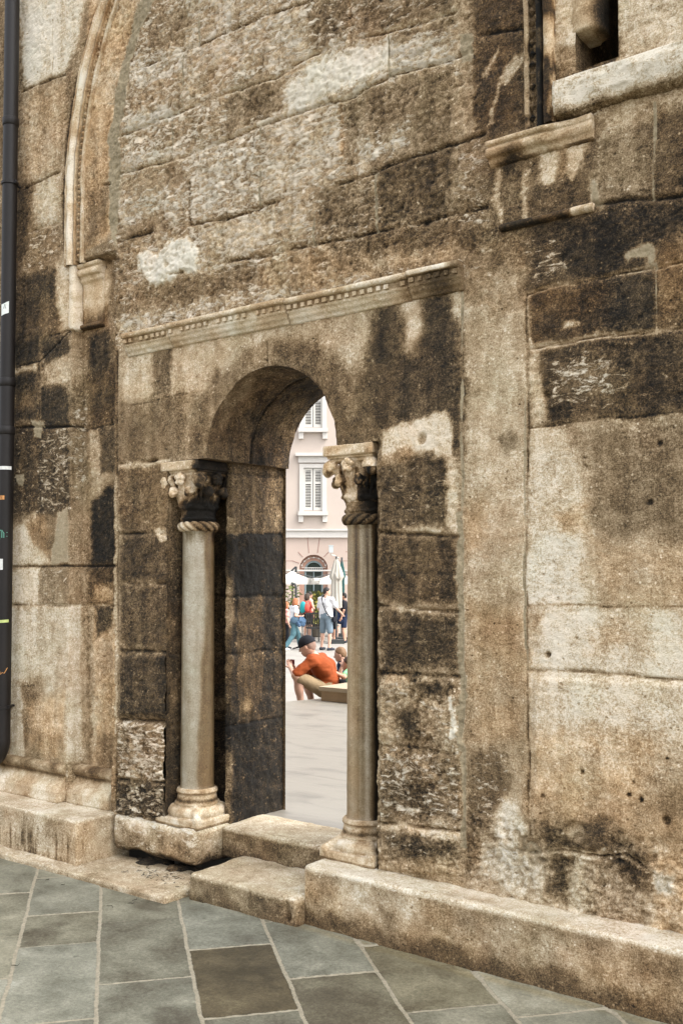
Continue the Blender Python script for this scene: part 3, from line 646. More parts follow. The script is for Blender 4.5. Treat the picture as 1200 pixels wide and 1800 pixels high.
# inner pier set back under the springing of the blind arch
AXL, AXR, AR, AZ = -2.865, -3.995, 2.2, 4.05
PX0, PX1 = -5.045, -4.645
k = ((GX > PX0) & (GX < PX1) & (GZ < 3.62)); rel[k] -= .07
# rough blocks beside the columns stand a little proud
def proud(v, pts):
    P = px2w(pts); s_ = sub(P, .03); rel[s_] += v * (1 - sstep(-.02, .006, sd_poly(XJ[s_], ZJ[s_], P)))
proud(.022, [(208,1270),(318,1275),(318,1440),(208,1430)]); proud(.012, [(665,1195),(806,1195),(806,1300),(665,1305)]); proud(.014, [(668,1320),(810,1328),(814,1540),(668,1530)])
proud(.010, [(936,1190),(1260,1200),(1260,1480),(936,1470)]); proud(.012, [(212,1152),(325,1150),(325,1258),(212,1258)])
# slot and doorway
cxm = (GX[:-1, :-1] + GX[1:, 1:]) / 2; czm = (GZ[:-1, :-1] + GZ[1:, 1:]) / 2
keep = ~inside_open(cxm, czm)
X = GX.copy(); Z = GZ.copy()
cell = .0075
# snap boundary vertices to the true outline
dd = np.hypot(X - DX, Z - DZ); m = (np.abs(dd - DR) < cell) & (Z > DZ - cell * .5); X[m] = DX + (X[m] - DX) / dd[m] * DR; Z[m] = DZ + (Z[m] - DZ) / dd[m] * DR
for xe in (RXL, RXR):
    i = np.argmin(np.abs(gx - xe)); j = gz < DZ; X[i, j] = xe
j = np.argmin(np.abs(gz - DZ)); ii = (gx > RXL - .001) & (gx < RXR + .001); Z[ii, j] = DZ
def corner_disp(x, y, z): return .006 * fbm(x, y, z, 9, 4, .6), .006 * fbm(x + 7, y, z + 3, 9, 4, .6)
edge = np.minimum(np.abs(dd - DR), 9)
edge = np.where(Z < DZ, np.minimum(np.abs(X - RXL), np.abs(X - RXR)), edge)
worn = .010 * np.exp(-(edge / .022) ** 2) * (.6 + .8 * fbm(GX, 6, GZ, 8, 3))          # worn arrises
dx_, dy_ = corner_disp(X, 0 * X, Z)
near = np.exp(-(edge / .03) ** 2)
Y = -rel + worn.clip(0, .02) + dy_ * near; X = X + dx_ * near * (Z > .1)
st = np.stack([tone, warm.clip(0, 1), mort.clip(0, 1), flk.clip(0, 1)], -1).reshape(-1, 4)
V = np.stack([X, Y, Z], -1).reshape(-1, 3)
F = grid_faces(len(gx), len(gz), keep)
used = np.zeros(len(V), bool); used[F.ravel()] = True; remap = np.cumsum(used) - 1
reparent(mesh_np('masonry', V[used], remap[F], STONE, None, True, st[used]))
# ------------------------------------------------------------ generic patches for reveals
def interp_path(P, step):
    P = np.array(P, float); out = [P[0]]
    for a, b in zip(P[:-1], P[1:]):
        n = max(1, int(np.linalg.norm(b - a) / step)); out += [a + (b - a) * (k + 1) / n for k in range(n)]
    return np.array(out)
def patch(name, path, zs, stf, mat=STONE, amp=.006, joints=(), flip=False, dep=.012):
    """vertical strip following a plan path"""
    Q = interp_path(path, .009); T_ = np.gradient(Q, axis=0); T_ /= np.linalg.norm(T_, axis=1)[:, None] + 1e-9
    for _ in range(2): T_[1:-1] = (T_[:-2] + T_[1:-1] + T_[2:]) / 3
    Nn = np.stack([T_[:, 1], -T_[:, 0]], 1)
    if not flip: Nn = -Nn
    QX, ZZ = np.meshgrid(Q[:, 0], zs, indexing='ij'); QY, _ = np.meshgrid(Q[:, 1], zs, indexing='ij')
    ax, ay = corner_disp(QX, QY, ZZ); X = QX + ax; Y = QY + ay
    r_ = amp * fbm(QX + QY, QY, ZZ, 14, 4, .6)
    for z0, w, d_ in joints:
        r_ = r_ - d_ * np.exp(-((ZZ + .006 * fbm(QX, QY, ZZ, 6, 3) - z0) / w) ** 2)
    fade = np.minimum(np.arange(len(Q)), np.arange(len(Q))[::-1])[:, None] / 4.0; r_ = r_ * np.clip(fade, 0, 1)
    X = X + Nn[:, :1] * r_; Y = Y + Nn[:, 1:] * r_
    V = np.stack([X, Y, ZZ], -1).reshape(-1, 3); F = grid_faces(len(Q), len(zs))
    if flip: F = F[:, ::-1]
    o = mesh_np(name, V, F, mat, None, True, stf(np.stack([QX, QY, ZZ], -1).reshape(-1, 3)))
    return reparent(o)
def pack(t, w, m, f): return np.stack([t, np.clip(w, 0, 1), np.clip(m, 0, 1), np.clip(f, 0, 1)], -1)
JBX, JBY = -3.92, .735
# block courses of the left reveal: (z bottom, z top, L, warm)
def zJ(py): return onX(452, py, JBX)[2]
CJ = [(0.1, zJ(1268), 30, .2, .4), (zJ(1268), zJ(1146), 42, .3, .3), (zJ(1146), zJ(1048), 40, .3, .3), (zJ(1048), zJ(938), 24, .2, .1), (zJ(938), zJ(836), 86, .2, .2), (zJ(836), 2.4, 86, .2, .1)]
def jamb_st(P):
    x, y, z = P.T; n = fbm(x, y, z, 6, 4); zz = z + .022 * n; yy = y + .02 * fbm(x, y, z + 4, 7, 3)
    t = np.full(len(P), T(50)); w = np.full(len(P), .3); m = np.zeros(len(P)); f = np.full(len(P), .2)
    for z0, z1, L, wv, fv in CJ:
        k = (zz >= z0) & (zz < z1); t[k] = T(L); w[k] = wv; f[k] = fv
    # lit street-side arris painted pale, back arris brown
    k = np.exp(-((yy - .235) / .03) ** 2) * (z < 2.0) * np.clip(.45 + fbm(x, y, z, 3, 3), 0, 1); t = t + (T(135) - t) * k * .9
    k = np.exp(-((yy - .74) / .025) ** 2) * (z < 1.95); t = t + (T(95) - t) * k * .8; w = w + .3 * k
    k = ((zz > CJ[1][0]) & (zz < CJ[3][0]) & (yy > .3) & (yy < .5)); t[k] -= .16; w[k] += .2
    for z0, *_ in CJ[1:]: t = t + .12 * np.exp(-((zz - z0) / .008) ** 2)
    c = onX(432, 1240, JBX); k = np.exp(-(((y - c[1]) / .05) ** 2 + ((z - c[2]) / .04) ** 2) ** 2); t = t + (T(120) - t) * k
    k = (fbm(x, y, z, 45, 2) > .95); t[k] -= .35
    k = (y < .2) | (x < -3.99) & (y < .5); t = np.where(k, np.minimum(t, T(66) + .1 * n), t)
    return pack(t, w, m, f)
zs = np.arange(.2, DZ + .01, .008); zs[-1] = DZ
jj = [(c[0], .008, .008) for c in CJ[1:]]
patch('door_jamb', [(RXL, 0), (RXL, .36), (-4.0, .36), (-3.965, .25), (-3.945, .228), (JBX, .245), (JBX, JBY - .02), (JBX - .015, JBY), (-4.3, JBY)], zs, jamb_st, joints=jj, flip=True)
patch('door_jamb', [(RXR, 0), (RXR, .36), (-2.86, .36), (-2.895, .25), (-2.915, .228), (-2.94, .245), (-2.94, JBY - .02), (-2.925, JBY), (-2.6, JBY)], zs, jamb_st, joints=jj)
# soffit of the arch
th = np.linspace(0, math.pi, 190); ys = np.linspace(0, .70, 84)
TH, YS = np.meshgrid(th, ys, indexing='ij')
def sof(TH, YS):
    X0 = DX - DR * np.cos(TH); Z0 = DZ + DR * np.sin(TH); ax, ay = corner_disp(X0, YS, Z0)
    r = DR + .005 * fbm(X0, YS, Z0, 12, 4) * np.clip(YS / .05, 0, 1) + .012 * np.exp(-((TH - 1.9 + .02 * fbm(X0, YS, Z0, 5, 2)) / .012) ** 2) * (YS > .02) + .01 * np.exp(-((YS - .36 + .004 * fbm(X0, YS, Z0, 5, 2)) / .005) ** 2)
    return DX - r * np.cos(TH) + ax, YS + ay, DZ + r * np.sin(TH)
Xs, Ysf, Zs = sof(TH, YS)
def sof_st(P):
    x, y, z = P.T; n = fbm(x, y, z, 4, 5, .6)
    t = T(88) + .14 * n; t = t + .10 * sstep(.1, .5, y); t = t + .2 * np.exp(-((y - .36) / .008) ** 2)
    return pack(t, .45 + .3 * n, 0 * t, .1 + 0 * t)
V = np.stack([Xs, Ysf, Zs], -1).reshape(-1, 3)
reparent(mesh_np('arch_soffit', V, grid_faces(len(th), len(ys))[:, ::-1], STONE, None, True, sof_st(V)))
# undersides above the columns, unseen wall back added to block the sun, inside of the high slot
mb = MB()
mb.add([(RXL, 0, DZ), (-3.885, 0, DZ), (-3.885, .69, DZ), (RXL, .69, DZ)], [(0, 1, 2, 3)])
mb.add([(-2.975, 0, DZ), (RXR, 0, DZ), (RXR, .69, DZ), (-2.975, .69, DZ)], [(0, 1, 2, 3)])
arc = [(DX - DR * math.cos(t), .70, DZ + DR * math.sin(t)) for t in np.linspace(0, math.pi, 40)]
V = [(-12, .70, -.5), (-3.90, .70, -.5), (-3.90, .70, DZ)] + arc + [(-2.96, .70, DZ), (-2.96, .70, -.5), (7, .70, -.5), (7, .70, 12), (-12, .70, 12)]
mb.add(V, [tuple(range(len(V)))])
mb.add([(-12, 0, 12), (7, 0, 12), (7, .7, 12), (-12, .7, 12)], [(0, 1, 2, 3)])
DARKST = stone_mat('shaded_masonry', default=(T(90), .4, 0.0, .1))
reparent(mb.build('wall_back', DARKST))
mb = MB()
mb.add([(WX0, 0, WZ0), (WX0, .55, WZ0), (WX0, .55, WZ1), (WX0, 0, WZ1)], [(0, 1, 2, 3)])
mb.add([(WX1, 0, WZ0), (WX1, .55, WZ0), (WX1, .55, WZ1), (WX1, 0, WZ1)], [(3, 2, 1, 0)])
mb.add([(WX0, .55, WZ0), (WX1, .55, WZ0), (WX1, .55, WZ1), (WX0, .55, WZ1)], [(0, 1, 2, 3)])
mb.add([(WX0, 0, WZ0), (WX1, 0, WZ0), (WX1, .55, WZ0), (WX0, .55, WZ0)], [(0, 1, 2, 3)])
reparent(mb.build('window_slot', DARKST))
s = SDF((WX0 - .06, -.03, 3.92), (WX1, .3, 5.0), .01)
s.cyl((-1.675, .07), 3.96, 5.05, .085, .085, 0)
s.noise(.006, 9, 3)
c = s.build('window_shaft', TRIM, None, lambda V: pack(T(165) + .5 * sstep(-1.66, -1.59, V[:, 0]) + .2 * fbm(*V.T, 5, 3), .5 + 0 * V[:, 0], 0 * V[:, 0], 0 * V[:, 0])); reparent(c)
# ------------------------------------------------------------ mouldings: a profile (outward d, z) swept along x
def sweep_x(name, prof, x0, x1, y0, stf, mat=TRIM, step=.012, amp=.002, miter0=0.0, miter1=0.0, parent=None, wear=None):
    P = interp_path(prof, .007); xs = np.linspace(x0, x1, max(2, int((x1 - x0) / step) + 1)); n = len(P)
    PD, XS = np.meshgrid(P[:, 0], xs, indexing='ij'); PZ, _ = np.meshgrid(P[:, 1], xs, indexing='ij')
    Xx = XS.copy(); Yy = y0 - PD; Zz = PZ.copy()
    r_ = amp * fbm(XS, 1.7 + PD, PZ, 16, 4, .6) + amp * 1.5 * fbm(XS, 5 + PD, PZ, 4, 3)
    if wear is not None: Yy = Yy + wear(XS, PD, PZ)
    Yy = Yy + r_; Zz = Zz + r_ * .8
    V = np.stack([Xx, Yy, Zz], -1).reshape(-1, 3); F = grid_faces(n, len(xs))[:, ::-1]
    # end caps: strips back to the wall plane
    caps = []
    for e in (0, len(xs) - 1):
        base = len(V); back = np.stack([np.full(n, xs[e]), np.full(n, y0 + .03), PZ[:, e]], 1); V = np.vstack([V, back])
        ids = np.arange(n) * len(xs) + e; q = np.stack([ids[:-1], ids[1:], base + np.arange(1, n), base + np.arange(n - 1)], 1)
        caps.append(q if e == 0 else q[:, ::-1])
    F = np.vstack([F] + caps)
    o = mesh_np(name, V, F, mat, None, True, stf(V)); return reparent(o) if parent is None else o
def flat_st(L, w=.3, n1=.25, f=4):
    def g(V):
        n = fbm(*V.T, f, 5, .6); return pack(T(L) + n1 * n, w + .4 * fbm(*(V.T + 9), 3, 3), 0 * n, 0 * n)
    return g
# dentilled cornice over the door (three lengths of stone, slightly out of line)
zc = lambda py, px=500, Y=-.06: onY(px, py, Y)[2]
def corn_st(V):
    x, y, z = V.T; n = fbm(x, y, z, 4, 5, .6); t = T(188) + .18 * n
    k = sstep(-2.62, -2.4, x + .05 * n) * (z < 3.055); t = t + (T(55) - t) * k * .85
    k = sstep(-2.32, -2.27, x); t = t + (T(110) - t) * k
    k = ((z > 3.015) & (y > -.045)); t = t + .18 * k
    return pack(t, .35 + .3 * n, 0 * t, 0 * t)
xe = [onY(212, 590, -.07)[0], onY(292, 575, -.07)[0], onY(497, 535, -.07)[0], onY(712, 482, -.07)[0], onY(803, 465, -.07)[0]]
prof_c = [(-.02, 3.082), (.045, 3.084), (.068, 3.078), (.070, 3.058), (.062, 3.052), (.046, 3.050), (.044, 3.016), (.046, 3.012), (.034, 3.000), (.030, 2.984), (.016, 2.972), (.010, 2.956), (-.02, 2.950)]
for i in range(4):
    o_ = [0, .004, -.004, .002][i]
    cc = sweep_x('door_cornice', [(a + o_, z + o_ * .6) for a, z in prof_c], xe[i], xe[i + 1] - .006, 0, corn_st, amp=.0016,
                 wear=lambda X_, D_, Z_: .02 * np.clip(fbm(X_, 3, Z_, 5, 3) - .55, 0, 1) * (D_ > .05))
    mb = MB(); x = xe[i] + .022
    nd = 0
    while x < xe[i + 1] - .02:
        if random.random() > .06: mb.box((x, -.048 - o_, 3.034 + o_ * .6 + random.uniform(-.001, .001)), (.023 + random.uniform(-.003, .003), .020, .021))
        x += .0465 + random.uniform(-.002, .002)
    Vd = np.array(mb.V); me = mesh_np('dentil_row', Vd, np.array(mb.F), TRIM, cc, False, corn_st(Vd)); 
# imposts of the blind arch
zi = 3.56
prof_i = [(-.02, 3.585), (.050, 3.588), (.062, 3.580), (.060, 3.563), (.044, 3.556), (.056, 3.546), (.062, 3.528), (.054, 3.512), (.034, 3.506), (.032, 3.495), (.030, 3.480), (.014, 3.466), (.008, 3.44), (.006, 3.215), (.020, 3.212), (.034, 3.203), (.034, 3.188), (.018, 3.180), (-.02, 3.176)]
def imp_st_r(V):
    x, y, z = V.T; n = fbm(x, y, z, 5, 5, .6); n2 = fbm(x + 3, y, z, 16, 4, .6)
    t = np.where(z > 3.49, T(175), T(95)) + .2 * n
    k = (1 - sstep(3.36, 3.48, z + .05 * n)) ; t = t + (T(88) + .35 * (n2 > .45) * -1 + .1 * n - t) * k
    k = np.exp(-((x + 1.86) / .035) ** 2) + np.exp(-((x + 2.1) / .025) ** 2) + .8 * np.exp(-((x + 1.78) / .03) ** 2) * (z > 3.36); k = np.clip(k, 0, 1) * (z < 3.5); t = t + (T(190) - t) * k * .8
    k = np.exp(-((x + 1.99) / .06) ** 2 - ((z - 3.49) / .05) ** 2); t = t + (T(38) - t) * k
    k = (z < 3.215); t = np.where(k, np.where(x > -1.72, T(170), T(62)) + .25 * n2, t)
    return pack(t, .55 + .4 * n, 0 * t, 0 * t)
def imp_wear(X_, D_, Z_):
    k = sstep(-1.86, -1.76, X_ + .03 * fbm(X_, 2, Z_, 9, 3)) * (Z_ > 3.46); return k * np.clip(D_ - .012 + .012 * fbm(X_, 4, Z_, 12, 3), 0, 1) * .6
prof_t = [(-.03, 3.586), (.046, 3.588), (.058, 3.580), (.056, 3.566), (.040, 3.560), (.052, 3.550), (.058, 3.532), (.050, 3.516), (.030, 3.510), (.026, 3.498), (.010, 3.482), (-.03, 3.474)]
prof_l = [(-.03, 3.216), (.016, 3.213), (.030, 3.204), (.030, 3.190), (.014, 3.181), (-.03, 3.178)]
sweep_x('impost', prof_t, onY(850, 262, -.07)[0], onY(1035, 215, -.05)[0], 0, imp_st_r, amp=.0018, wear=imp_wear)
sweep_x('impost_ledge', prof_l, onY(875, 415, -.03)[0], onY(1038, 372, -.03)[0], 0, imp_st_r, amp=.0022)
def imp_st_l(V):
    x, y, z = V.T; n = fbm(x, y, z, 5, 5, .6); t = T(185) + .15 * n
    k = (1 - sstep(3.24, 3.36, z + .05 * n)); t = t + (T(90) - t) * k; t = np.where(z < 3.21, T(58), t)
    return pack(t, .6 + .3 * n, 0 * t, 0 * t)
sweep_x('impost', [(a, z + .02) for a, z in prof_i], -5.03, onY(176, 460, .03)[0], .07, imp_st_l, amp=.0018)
# pale corner block of the left outer pier below its springing
s = SDF((-5.09, -.03, 3.17), (-5.02, .08, 3.63), .008); s.box((-5.085, -.012, 3.19), (-5.028, .075, 3.615), .02); s.noise(.004, 9, 3)
reparent(s.build('corner_block', TRIM, None, lambda V: pack(T(205) + .12 * fbm(*V.T, 7, 4) + .3 * sstep(3.35, 3.2, V[:, 2]) * (fbm(*V.T, 12, 4) > .1), .3 + 0 * V[:, 0], 0 * V[:, 0], 0 * V[:, 0])))
# blind arch archivolt: swept along the springing line and the pointed arch
def arch_path(x_in, side, z0=3.6, n=90):
    """x_in: line of the straight part; side -1 left, +1 right"""
    off = abs(x_in - (-5.065 if side < 0 else -1.795)); sgn = -1 if abs(x_in - DX) > 1.635 else 1
    cx = AXL if side < 0 else AXR; Rr = abs(x_in - cx)
    zz = list(np.arange(z0, AZ, .05)); P = [(x_in, z) for z in zz]
    a1 = math.acos(max(-1, min(1, (abs(DX - cx)) / Rr)))
    for t in np.linspace(0, a1, n): P.append((cx + side * Rr * math.cos(t), AZ + Rr * math.sin(t)))
    return np.array(P)
def sweep_arch(name, x_in, side, prof, stf, z0=3.6, amp=.002):
    P = arch_path(x_in, side, z0); P = interp_path(P, .02); Tn = np.gradient(P, axis=0); Tn /= np.linalg.norm(Tn, axis=1)[:, None]; Nn = np.stack([Tn[:, 1], -Tn[:, 0]], 1) * (1 if side < 0 else -1)   # towards the arch centre
    Q = interp_path(prof, .006)   # (a = inward offset, d = outward)
    A, I = np.meshgrid(Q[:, 0], np.arange(len(P)), indexing='ij'); D_, _ = np.meshgrid(Q[:, 1], np.arange(len(P)), indexing='ij')
    X_ = P[I, 0] + Nn[I, 0] * A; Z_ = P[I, 1] + Nn[I, 1] * A; Y_ = -D_
    r_ = amp * fbm(X_, D_ * 3, Z_, 16, 4, .6) + amp * fbm(X_, 3, Z_, 3, 3); Y_ = Y_ + r_; X_ = X_ + r_
    V = np.stack([X_, Y_, Z_], -1).reshape(-1, 3); F = grid_faces(len(Q), len(P))
    if side < 0: F = F[:, ::-1]
    return reparent(mesh_np(name, V, F, TRIM, None, True, stf(V)))
circ = lambda a, r, d0=0.0: [(a - r, -.02)] + [(a - r * math.cos(t), d0 + r * math.sin(t)) for t in np.linspace(0, math.pi, 14)] + [(a + r, -.02)]
def rect(a0, a1, d): return [(a0, -.02), (a0, d), (a1, d), (a1, -.02)]
def mould_L(L, w):
    def g(V):
        n = fbm(*V.T, 6, 4, .6); t = T(L) + .2 * n; return pack(t, w + .4 * n, 0 * t, 0 * t)
    return g
def mould_R(L, w):
    def g(V):
        n = fbm(*V.T, 9, 5, .6); t = T(L) + .55 * sstep(-.1, .5, n); return pack(t, w + .4 * n, 0 * t, 0 * t)
    return g
sweep_arch('arch_moulding', -5.065, -1, circ(0, .026, .012), mould_L(205, .3))
sweep_arch('arch_moulding', -5.115, -1, rect(0, .018, .022), mould_L(165, .7))
sweep_arch('arch_moulding', -4.955, -1, rect(-.012, .008, .016), mould_L(175, .4))
sweep_arch('arch_moulding', -5.03, -1, rect(0, .01, .018), mould_L(160, .8))
x0 = onY(946, 100, -.02)[0]; x1 = onY(963, 100, -.02)[0]; x2 = onY(924, 100, -.02)[0]
sweep_arch('arch_moulding', x0, 1, circ(0, .014, .012), mould_R(58, .1))
sweep_arch('arch_moulding', x1, 1, circ(0, .024, .016), mould_R(165, .8))
sweep_arch('arch_moulding', x2, 1, rect(-.008, .012, .016), mould_R(150, .5))
def diamonds(name, x_in, side, stf, size):
    P = arch_path(x_in, side, 3.63); P = interp_path(P, .004); L = np.concatenate([[0], np.cumsum(np.linalg.norm(np.diff(P, axis=0), axis=1))]); mb = MB()
    for d in np.arange(.02, L[-1], size * 2.15):
        i = np.searchsorted(L, d); p = P[min(i, len(P) - 1)]; q = P[max(i - 1, 0)]; t = p - q; t = t / (np.linalg.norm(t) + 1e-9); n = np.array([t[1], -t[0]])
        c = np.array([p[0], -.002, p[1]]); a = size * random.uniform(.85, 1.05)
        tt = np.array([t[0], 0, t[1]]); nn = np.array([n[0], 0, n[1]]); u_ = np.array([0, -1, 0.])
        b = .8 * size
        V = [c + tt * a, c + nn * b, c - tt * a, c - nn * b, c + u_ * .018]
        if side > 0: mb.add(V, [(0, 1, 4), (1, 2, 4), (2, 3, 4), (3, 0, 4)])
        else: mb.add(V, [(4, 1, 0), (4, 2, 1), (4, 3, 2), (4, 0, 3)])
    o = mesh_list(name, mb.V, mb.F, TRIM); V = np.array(mb.V); a = o.data.color_attributes.new('st', 'FLOAT_COLOR', 'POINT'); a.data.foreach_set('color', stf(V).astype(np.float32).ravel()); return reparent(o)
diamonds('diamond_band', -4.992, -1, mould_L(150, .9), .017)
diamonds('diamond_band', onY(935, 100, 0)[0], 1, mould_R(95, .3), .022)
# sill of the high window
def sill_st(V):
    x, y, z = V.T; n = fbm(x, y, z, 7, 5, .6); t = T(222) + .15 * n + .5 * sstep(3.66, 3.60, z); return pack(t, .1 + 0 * t, 0 * t, .2 + 0 * t)
sweep_x('window_sill', [(-.02, 3.765), (.03, 3.768), (.058, 3.755), (.066, 3.72), (.062, 3.66), (.045, 3.615), (.0, 3.60), (-.02, 3.6)], -1.785, 0.6, 0, sill_st, mat=STONE, amp=.007)
# bases of the left pier, one stone per step of the pier
prof_b = [(-.03, .508), (.000, .505), (.022, .498), (.034, .478), (.030, .455), (.014, .440), (.008, .425), (.016, .405), (.044, .375), (.058, .362), (.060, .350), (.066, .345), (.068, .285), (.066, .277), (-.03, .276)]
def base_st(V):
    x, y, z = V.T; n = fbm(x, y, z, 5, 5, .6); t = T(166) + .18 * n + .35 * np.exp(-((z - .435) / .014) ** 2); k = (z > .45); t = t + .12 * k * (1 + n)
    return pack(t, .25 + .4 * n, 0 * t, 0 * t)
sweep_x('pier_base', prof_b, -9, -5.075, 0, base_st, amp=.0016)
sweep_x('pier_base', prof_b, -5.055, -4.675, .06, base_st, amp=.0016)
# ================================================================== COLUMNS
def column(cx, cy, label, dark_side, capst, shst, seed):
    root = empty('stone_column', (cx, cy, .27)); tag(root, label, 'column', 'columns flanking the doorway')
    def W(V): return V + np.array([cx, cy, 0])
    def fin(o): o.parent = root; o.location = (0, 0, -.27); return o
    def bs(V):
        x, y, z = V.T; n = fbm(x + cx, y, z, 12, 4, .6); t = T(180) + .18 * n + .45 * np.exp(-((z - .405) / .012) ** 2) + .3 * np.exp(-((z - .447) / .004) ** 2) + .25 * (z < .285); return pack(t, .35 + .3 * n, 0 * t, 0 * t)
    # base: plinth, spurs, two tori round a hollow
    s = SDF((-.18, -.18, .26), (.18, .18, .49), .0045)
    s.box((-.166, -.166, .272), (.166, .166, .318), .006); s.cyl((0, 0), .31, .47, .135, .10)
    s.torus((0, 0, .343), .128, .030, .004); s.torus((0, 0, .452), .101, .017, .003); s.torus((0, 0, .427), .100, .007, .002); s.torus((0, 0, .386), .118, .008, .002)
    for a in range(4):
        t = math.pi / 4 + a * math.pi / 2; c = (math.cos(t), math.sin(t)); s.cone((.135 * c[0], .135 * c[1], .35), (.205 * c[0], .205 * c[1], .322), .030, .018, .012); s.ell((.205 * c[0], .205 * c[1], .325), (.024, .024, .016), .006)
    s.noise(.0022, 14, 3, off=seed); fin(s.build('base', TRIM, None, bs))
    # shaft
    th = np.linspace(0, 2 * math.pi, 97); zz = np.linspace(.462, 1.915, 240); TH, ZZ = np.meshgrid(th, zz, indexing='ij')
    f_ = (ZZ - .462) / 1.45; rr = .095 - .005 * f_ + .006 * np.exp(-((ZZ - .462) / .012) ** 2) + .006 * np.exp(-((ZZ - 1.915) / .012) ** 2) + .0009 * fbm(np.cos(TH), np.sin(TH), ZZ * 3, 3, 4)
    V = np.stack([rr * np.cos(TH), rr * np.sin(TH), ZZ], -1).reshape(-1, 3); fin(mesh_np('shaft', V, grid_faces(97, 240)[:, ::1], MARB, None, True, shst(V)))
    # rope collar and necking
    th = np.linspace(0, 2 * math.pi, 217); ph = np.linspace(0, 2 * math.pi, 25); TH, PH = np.meshgrid(th, ph, indexing='ij')
    tw = np.abs(np.sin((13 * TH + dark_side * 3 * PH) / 2 * 1.0)) ** .6; r2 = .0265 * (.70 + .34 * tw); RR = .094 + r2 * np.cos(PH)
    V = np.stack([RR * np.cos(TH), RR * np.sin(TH), 1.942 + r2 * 1.05 * np.sin(PH)], -1).reshape(-1, 3)
    fin(mesh_np('rope_collar', V, grid_faces(217, 25), TRIM, None, True, capst(W(V), tw.reshape(-1))))
    # capital: bell, astragal, leaves, corner volutes and rosettes
    s = SDF((-.185, -.185, 1.965), (.185, .185, 2.262), .0042)
    s.cyl((0, 0), 1.95, 2.04, .096, .099); s.torus((0, 0, 2.048), .098, .014, .003); s.torus((0, 0, 1.985), .096, .008, .003)
    s.cyl((0, 0), 2.04, 2.25, .096, .130, .01); s.box((-.13, -.13, 2.228), (.13, .13, 2.252), .008, .01)
    for k in range(8):
        a = k * math.pi / 4 + (math.pi / 8 if seed % 2 else 0) * 0; c, s_ = math.cos(a), math.sin(a); corner = k % 2 == 1
        ro = .192 if corner else .146
        # upper tier
        if corner:
            for off in (-.02, .02):
                s.cone((.098 * c - off * s_ * .5, .098 * s_ + off * c * .5, 2.06), (.150 * c - off * s_, .150 * s_ + off * c, 2.19), .009, .012, .006)
            s.ell((ro * .93 * c, ro * .93 * s_, 2.200), (.037, .037, .036), .022); s.ell((ro * .99 * c, ro * .99 * s_, 2.174), (.024, .024, .024), .014)
            for j in (-1, 1): s.ell((ro * .86 * c - j * .030 * s_, ro * .86 * s_ + j * .030 * c, 2.207), (.016, .016, .022), .008)
            s.ell((ro * 1.06 * c, ro * 1.06 * s_, 2.188), (.008, .008, .008), .001, op='s')
        else:
            for j in range(5):
                q = j * 2 * math.pi / 5 + .3; s.ell(((ro + .004) * c - .021 * math.cos(q) * s_, (ro + .004) * s_ + .021 * math.cos(q) * c, 2.207 + .021 * math.sin(q)), (.017, .017, .017), .003)
            s.ell((ro * 1.10 * c, ro * 1.10 * s_, 2.207), (.008, .008, .008), .002)
            s.cone((.1 * c, .1 * s_, 2.06), (.125 * c, .125 * s_, 2.19), .007, .010, .006)
        # lower tier of curled leaf tips between the stems
        b = a + math.pi / 8; c, s_ = math.cos(b), math.sin(b); rl = .150
        s.cone((.098 * c, .098 * s_, 2.06), (.112 * c, .112 * s_, 2.125), .020, .018, .008, ); s.cone((.112 * c, .112 * s_, 2.125), (rl * c, rl * s_, 2.145), .022, .022, .008); s.ell((rl * 1.04 * c, rl * 1.04 * s_, 2.124), (.022, .022, .022), .004)
        for j in (-1, 1): s.ell((rl * .93 * c - j * .018 * s_, rl * .93 * s_ + j * .018 * c, 2.135), (.014, .014, .017), .003)
        s.cone((.102 * c, .102 * s_, 2.07), (.122 * c, .122 * s_, 2.12), .003, .003, .001, op='s')
        s.ell((.112 * c, .112 * s_, 2.056), (.013, .013, .011), .003)
    for k in range(28):
        b = (k + .5) * 2 * math.pi / 28; c, s_ = math.cos(b), math.sin(b); s.cone((.121 * c, .121 * s_, 2.075), (.150 * c, .150 * s_, 2.150), .0035, .004, .002, op='s'); s.cone((.150 * c, .150 * s_, 2.185), (.172 * c, .172 * s_, 2.235), .004, .003, .002, op='s')
    s.noise(.0042, 34, 3, off=seed); s.noise(.003, 12, 2, off=seed + 3); fin(s.build('capital', TRIM, None, lambda V: capst(W(V), None)))
    s = SDF((-.17, -.17, 2.245), (.17, .17, 2.315), .0045); s.box((-.150, -.160, 2.256), (.150, .155, 2.309), .006); s.box((-.138, -.142, 2.244), (.138, .140, 2.257), .003, .003); s.noise(.0022, 10, 3, off=seed)
    fin(s.build('abacus', TRIM, None, lambda V: capst(W(V), 'ab')))
    return root
CLX, CLY = -4.092, .155; CRX, CRY = -2.915, .155
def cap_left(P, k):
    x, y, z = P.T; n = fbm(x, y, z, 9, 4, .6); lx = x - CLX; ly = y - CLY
    dk = sstep(.04, .16, lx + .06 * n + .55 * (2.2 - z))      # black crust plus painted shade, door side and lower down
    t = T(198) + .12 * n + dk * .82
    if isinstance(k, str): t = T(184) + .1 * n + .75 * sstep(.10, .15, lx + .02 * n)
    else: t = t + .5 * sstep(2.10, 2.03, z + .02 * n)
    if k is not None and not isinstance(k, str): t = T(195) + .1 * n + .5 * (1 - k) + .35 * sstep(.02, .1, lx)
    return pack(t, .55 + .3 * n, 0 * t, 0 * t)
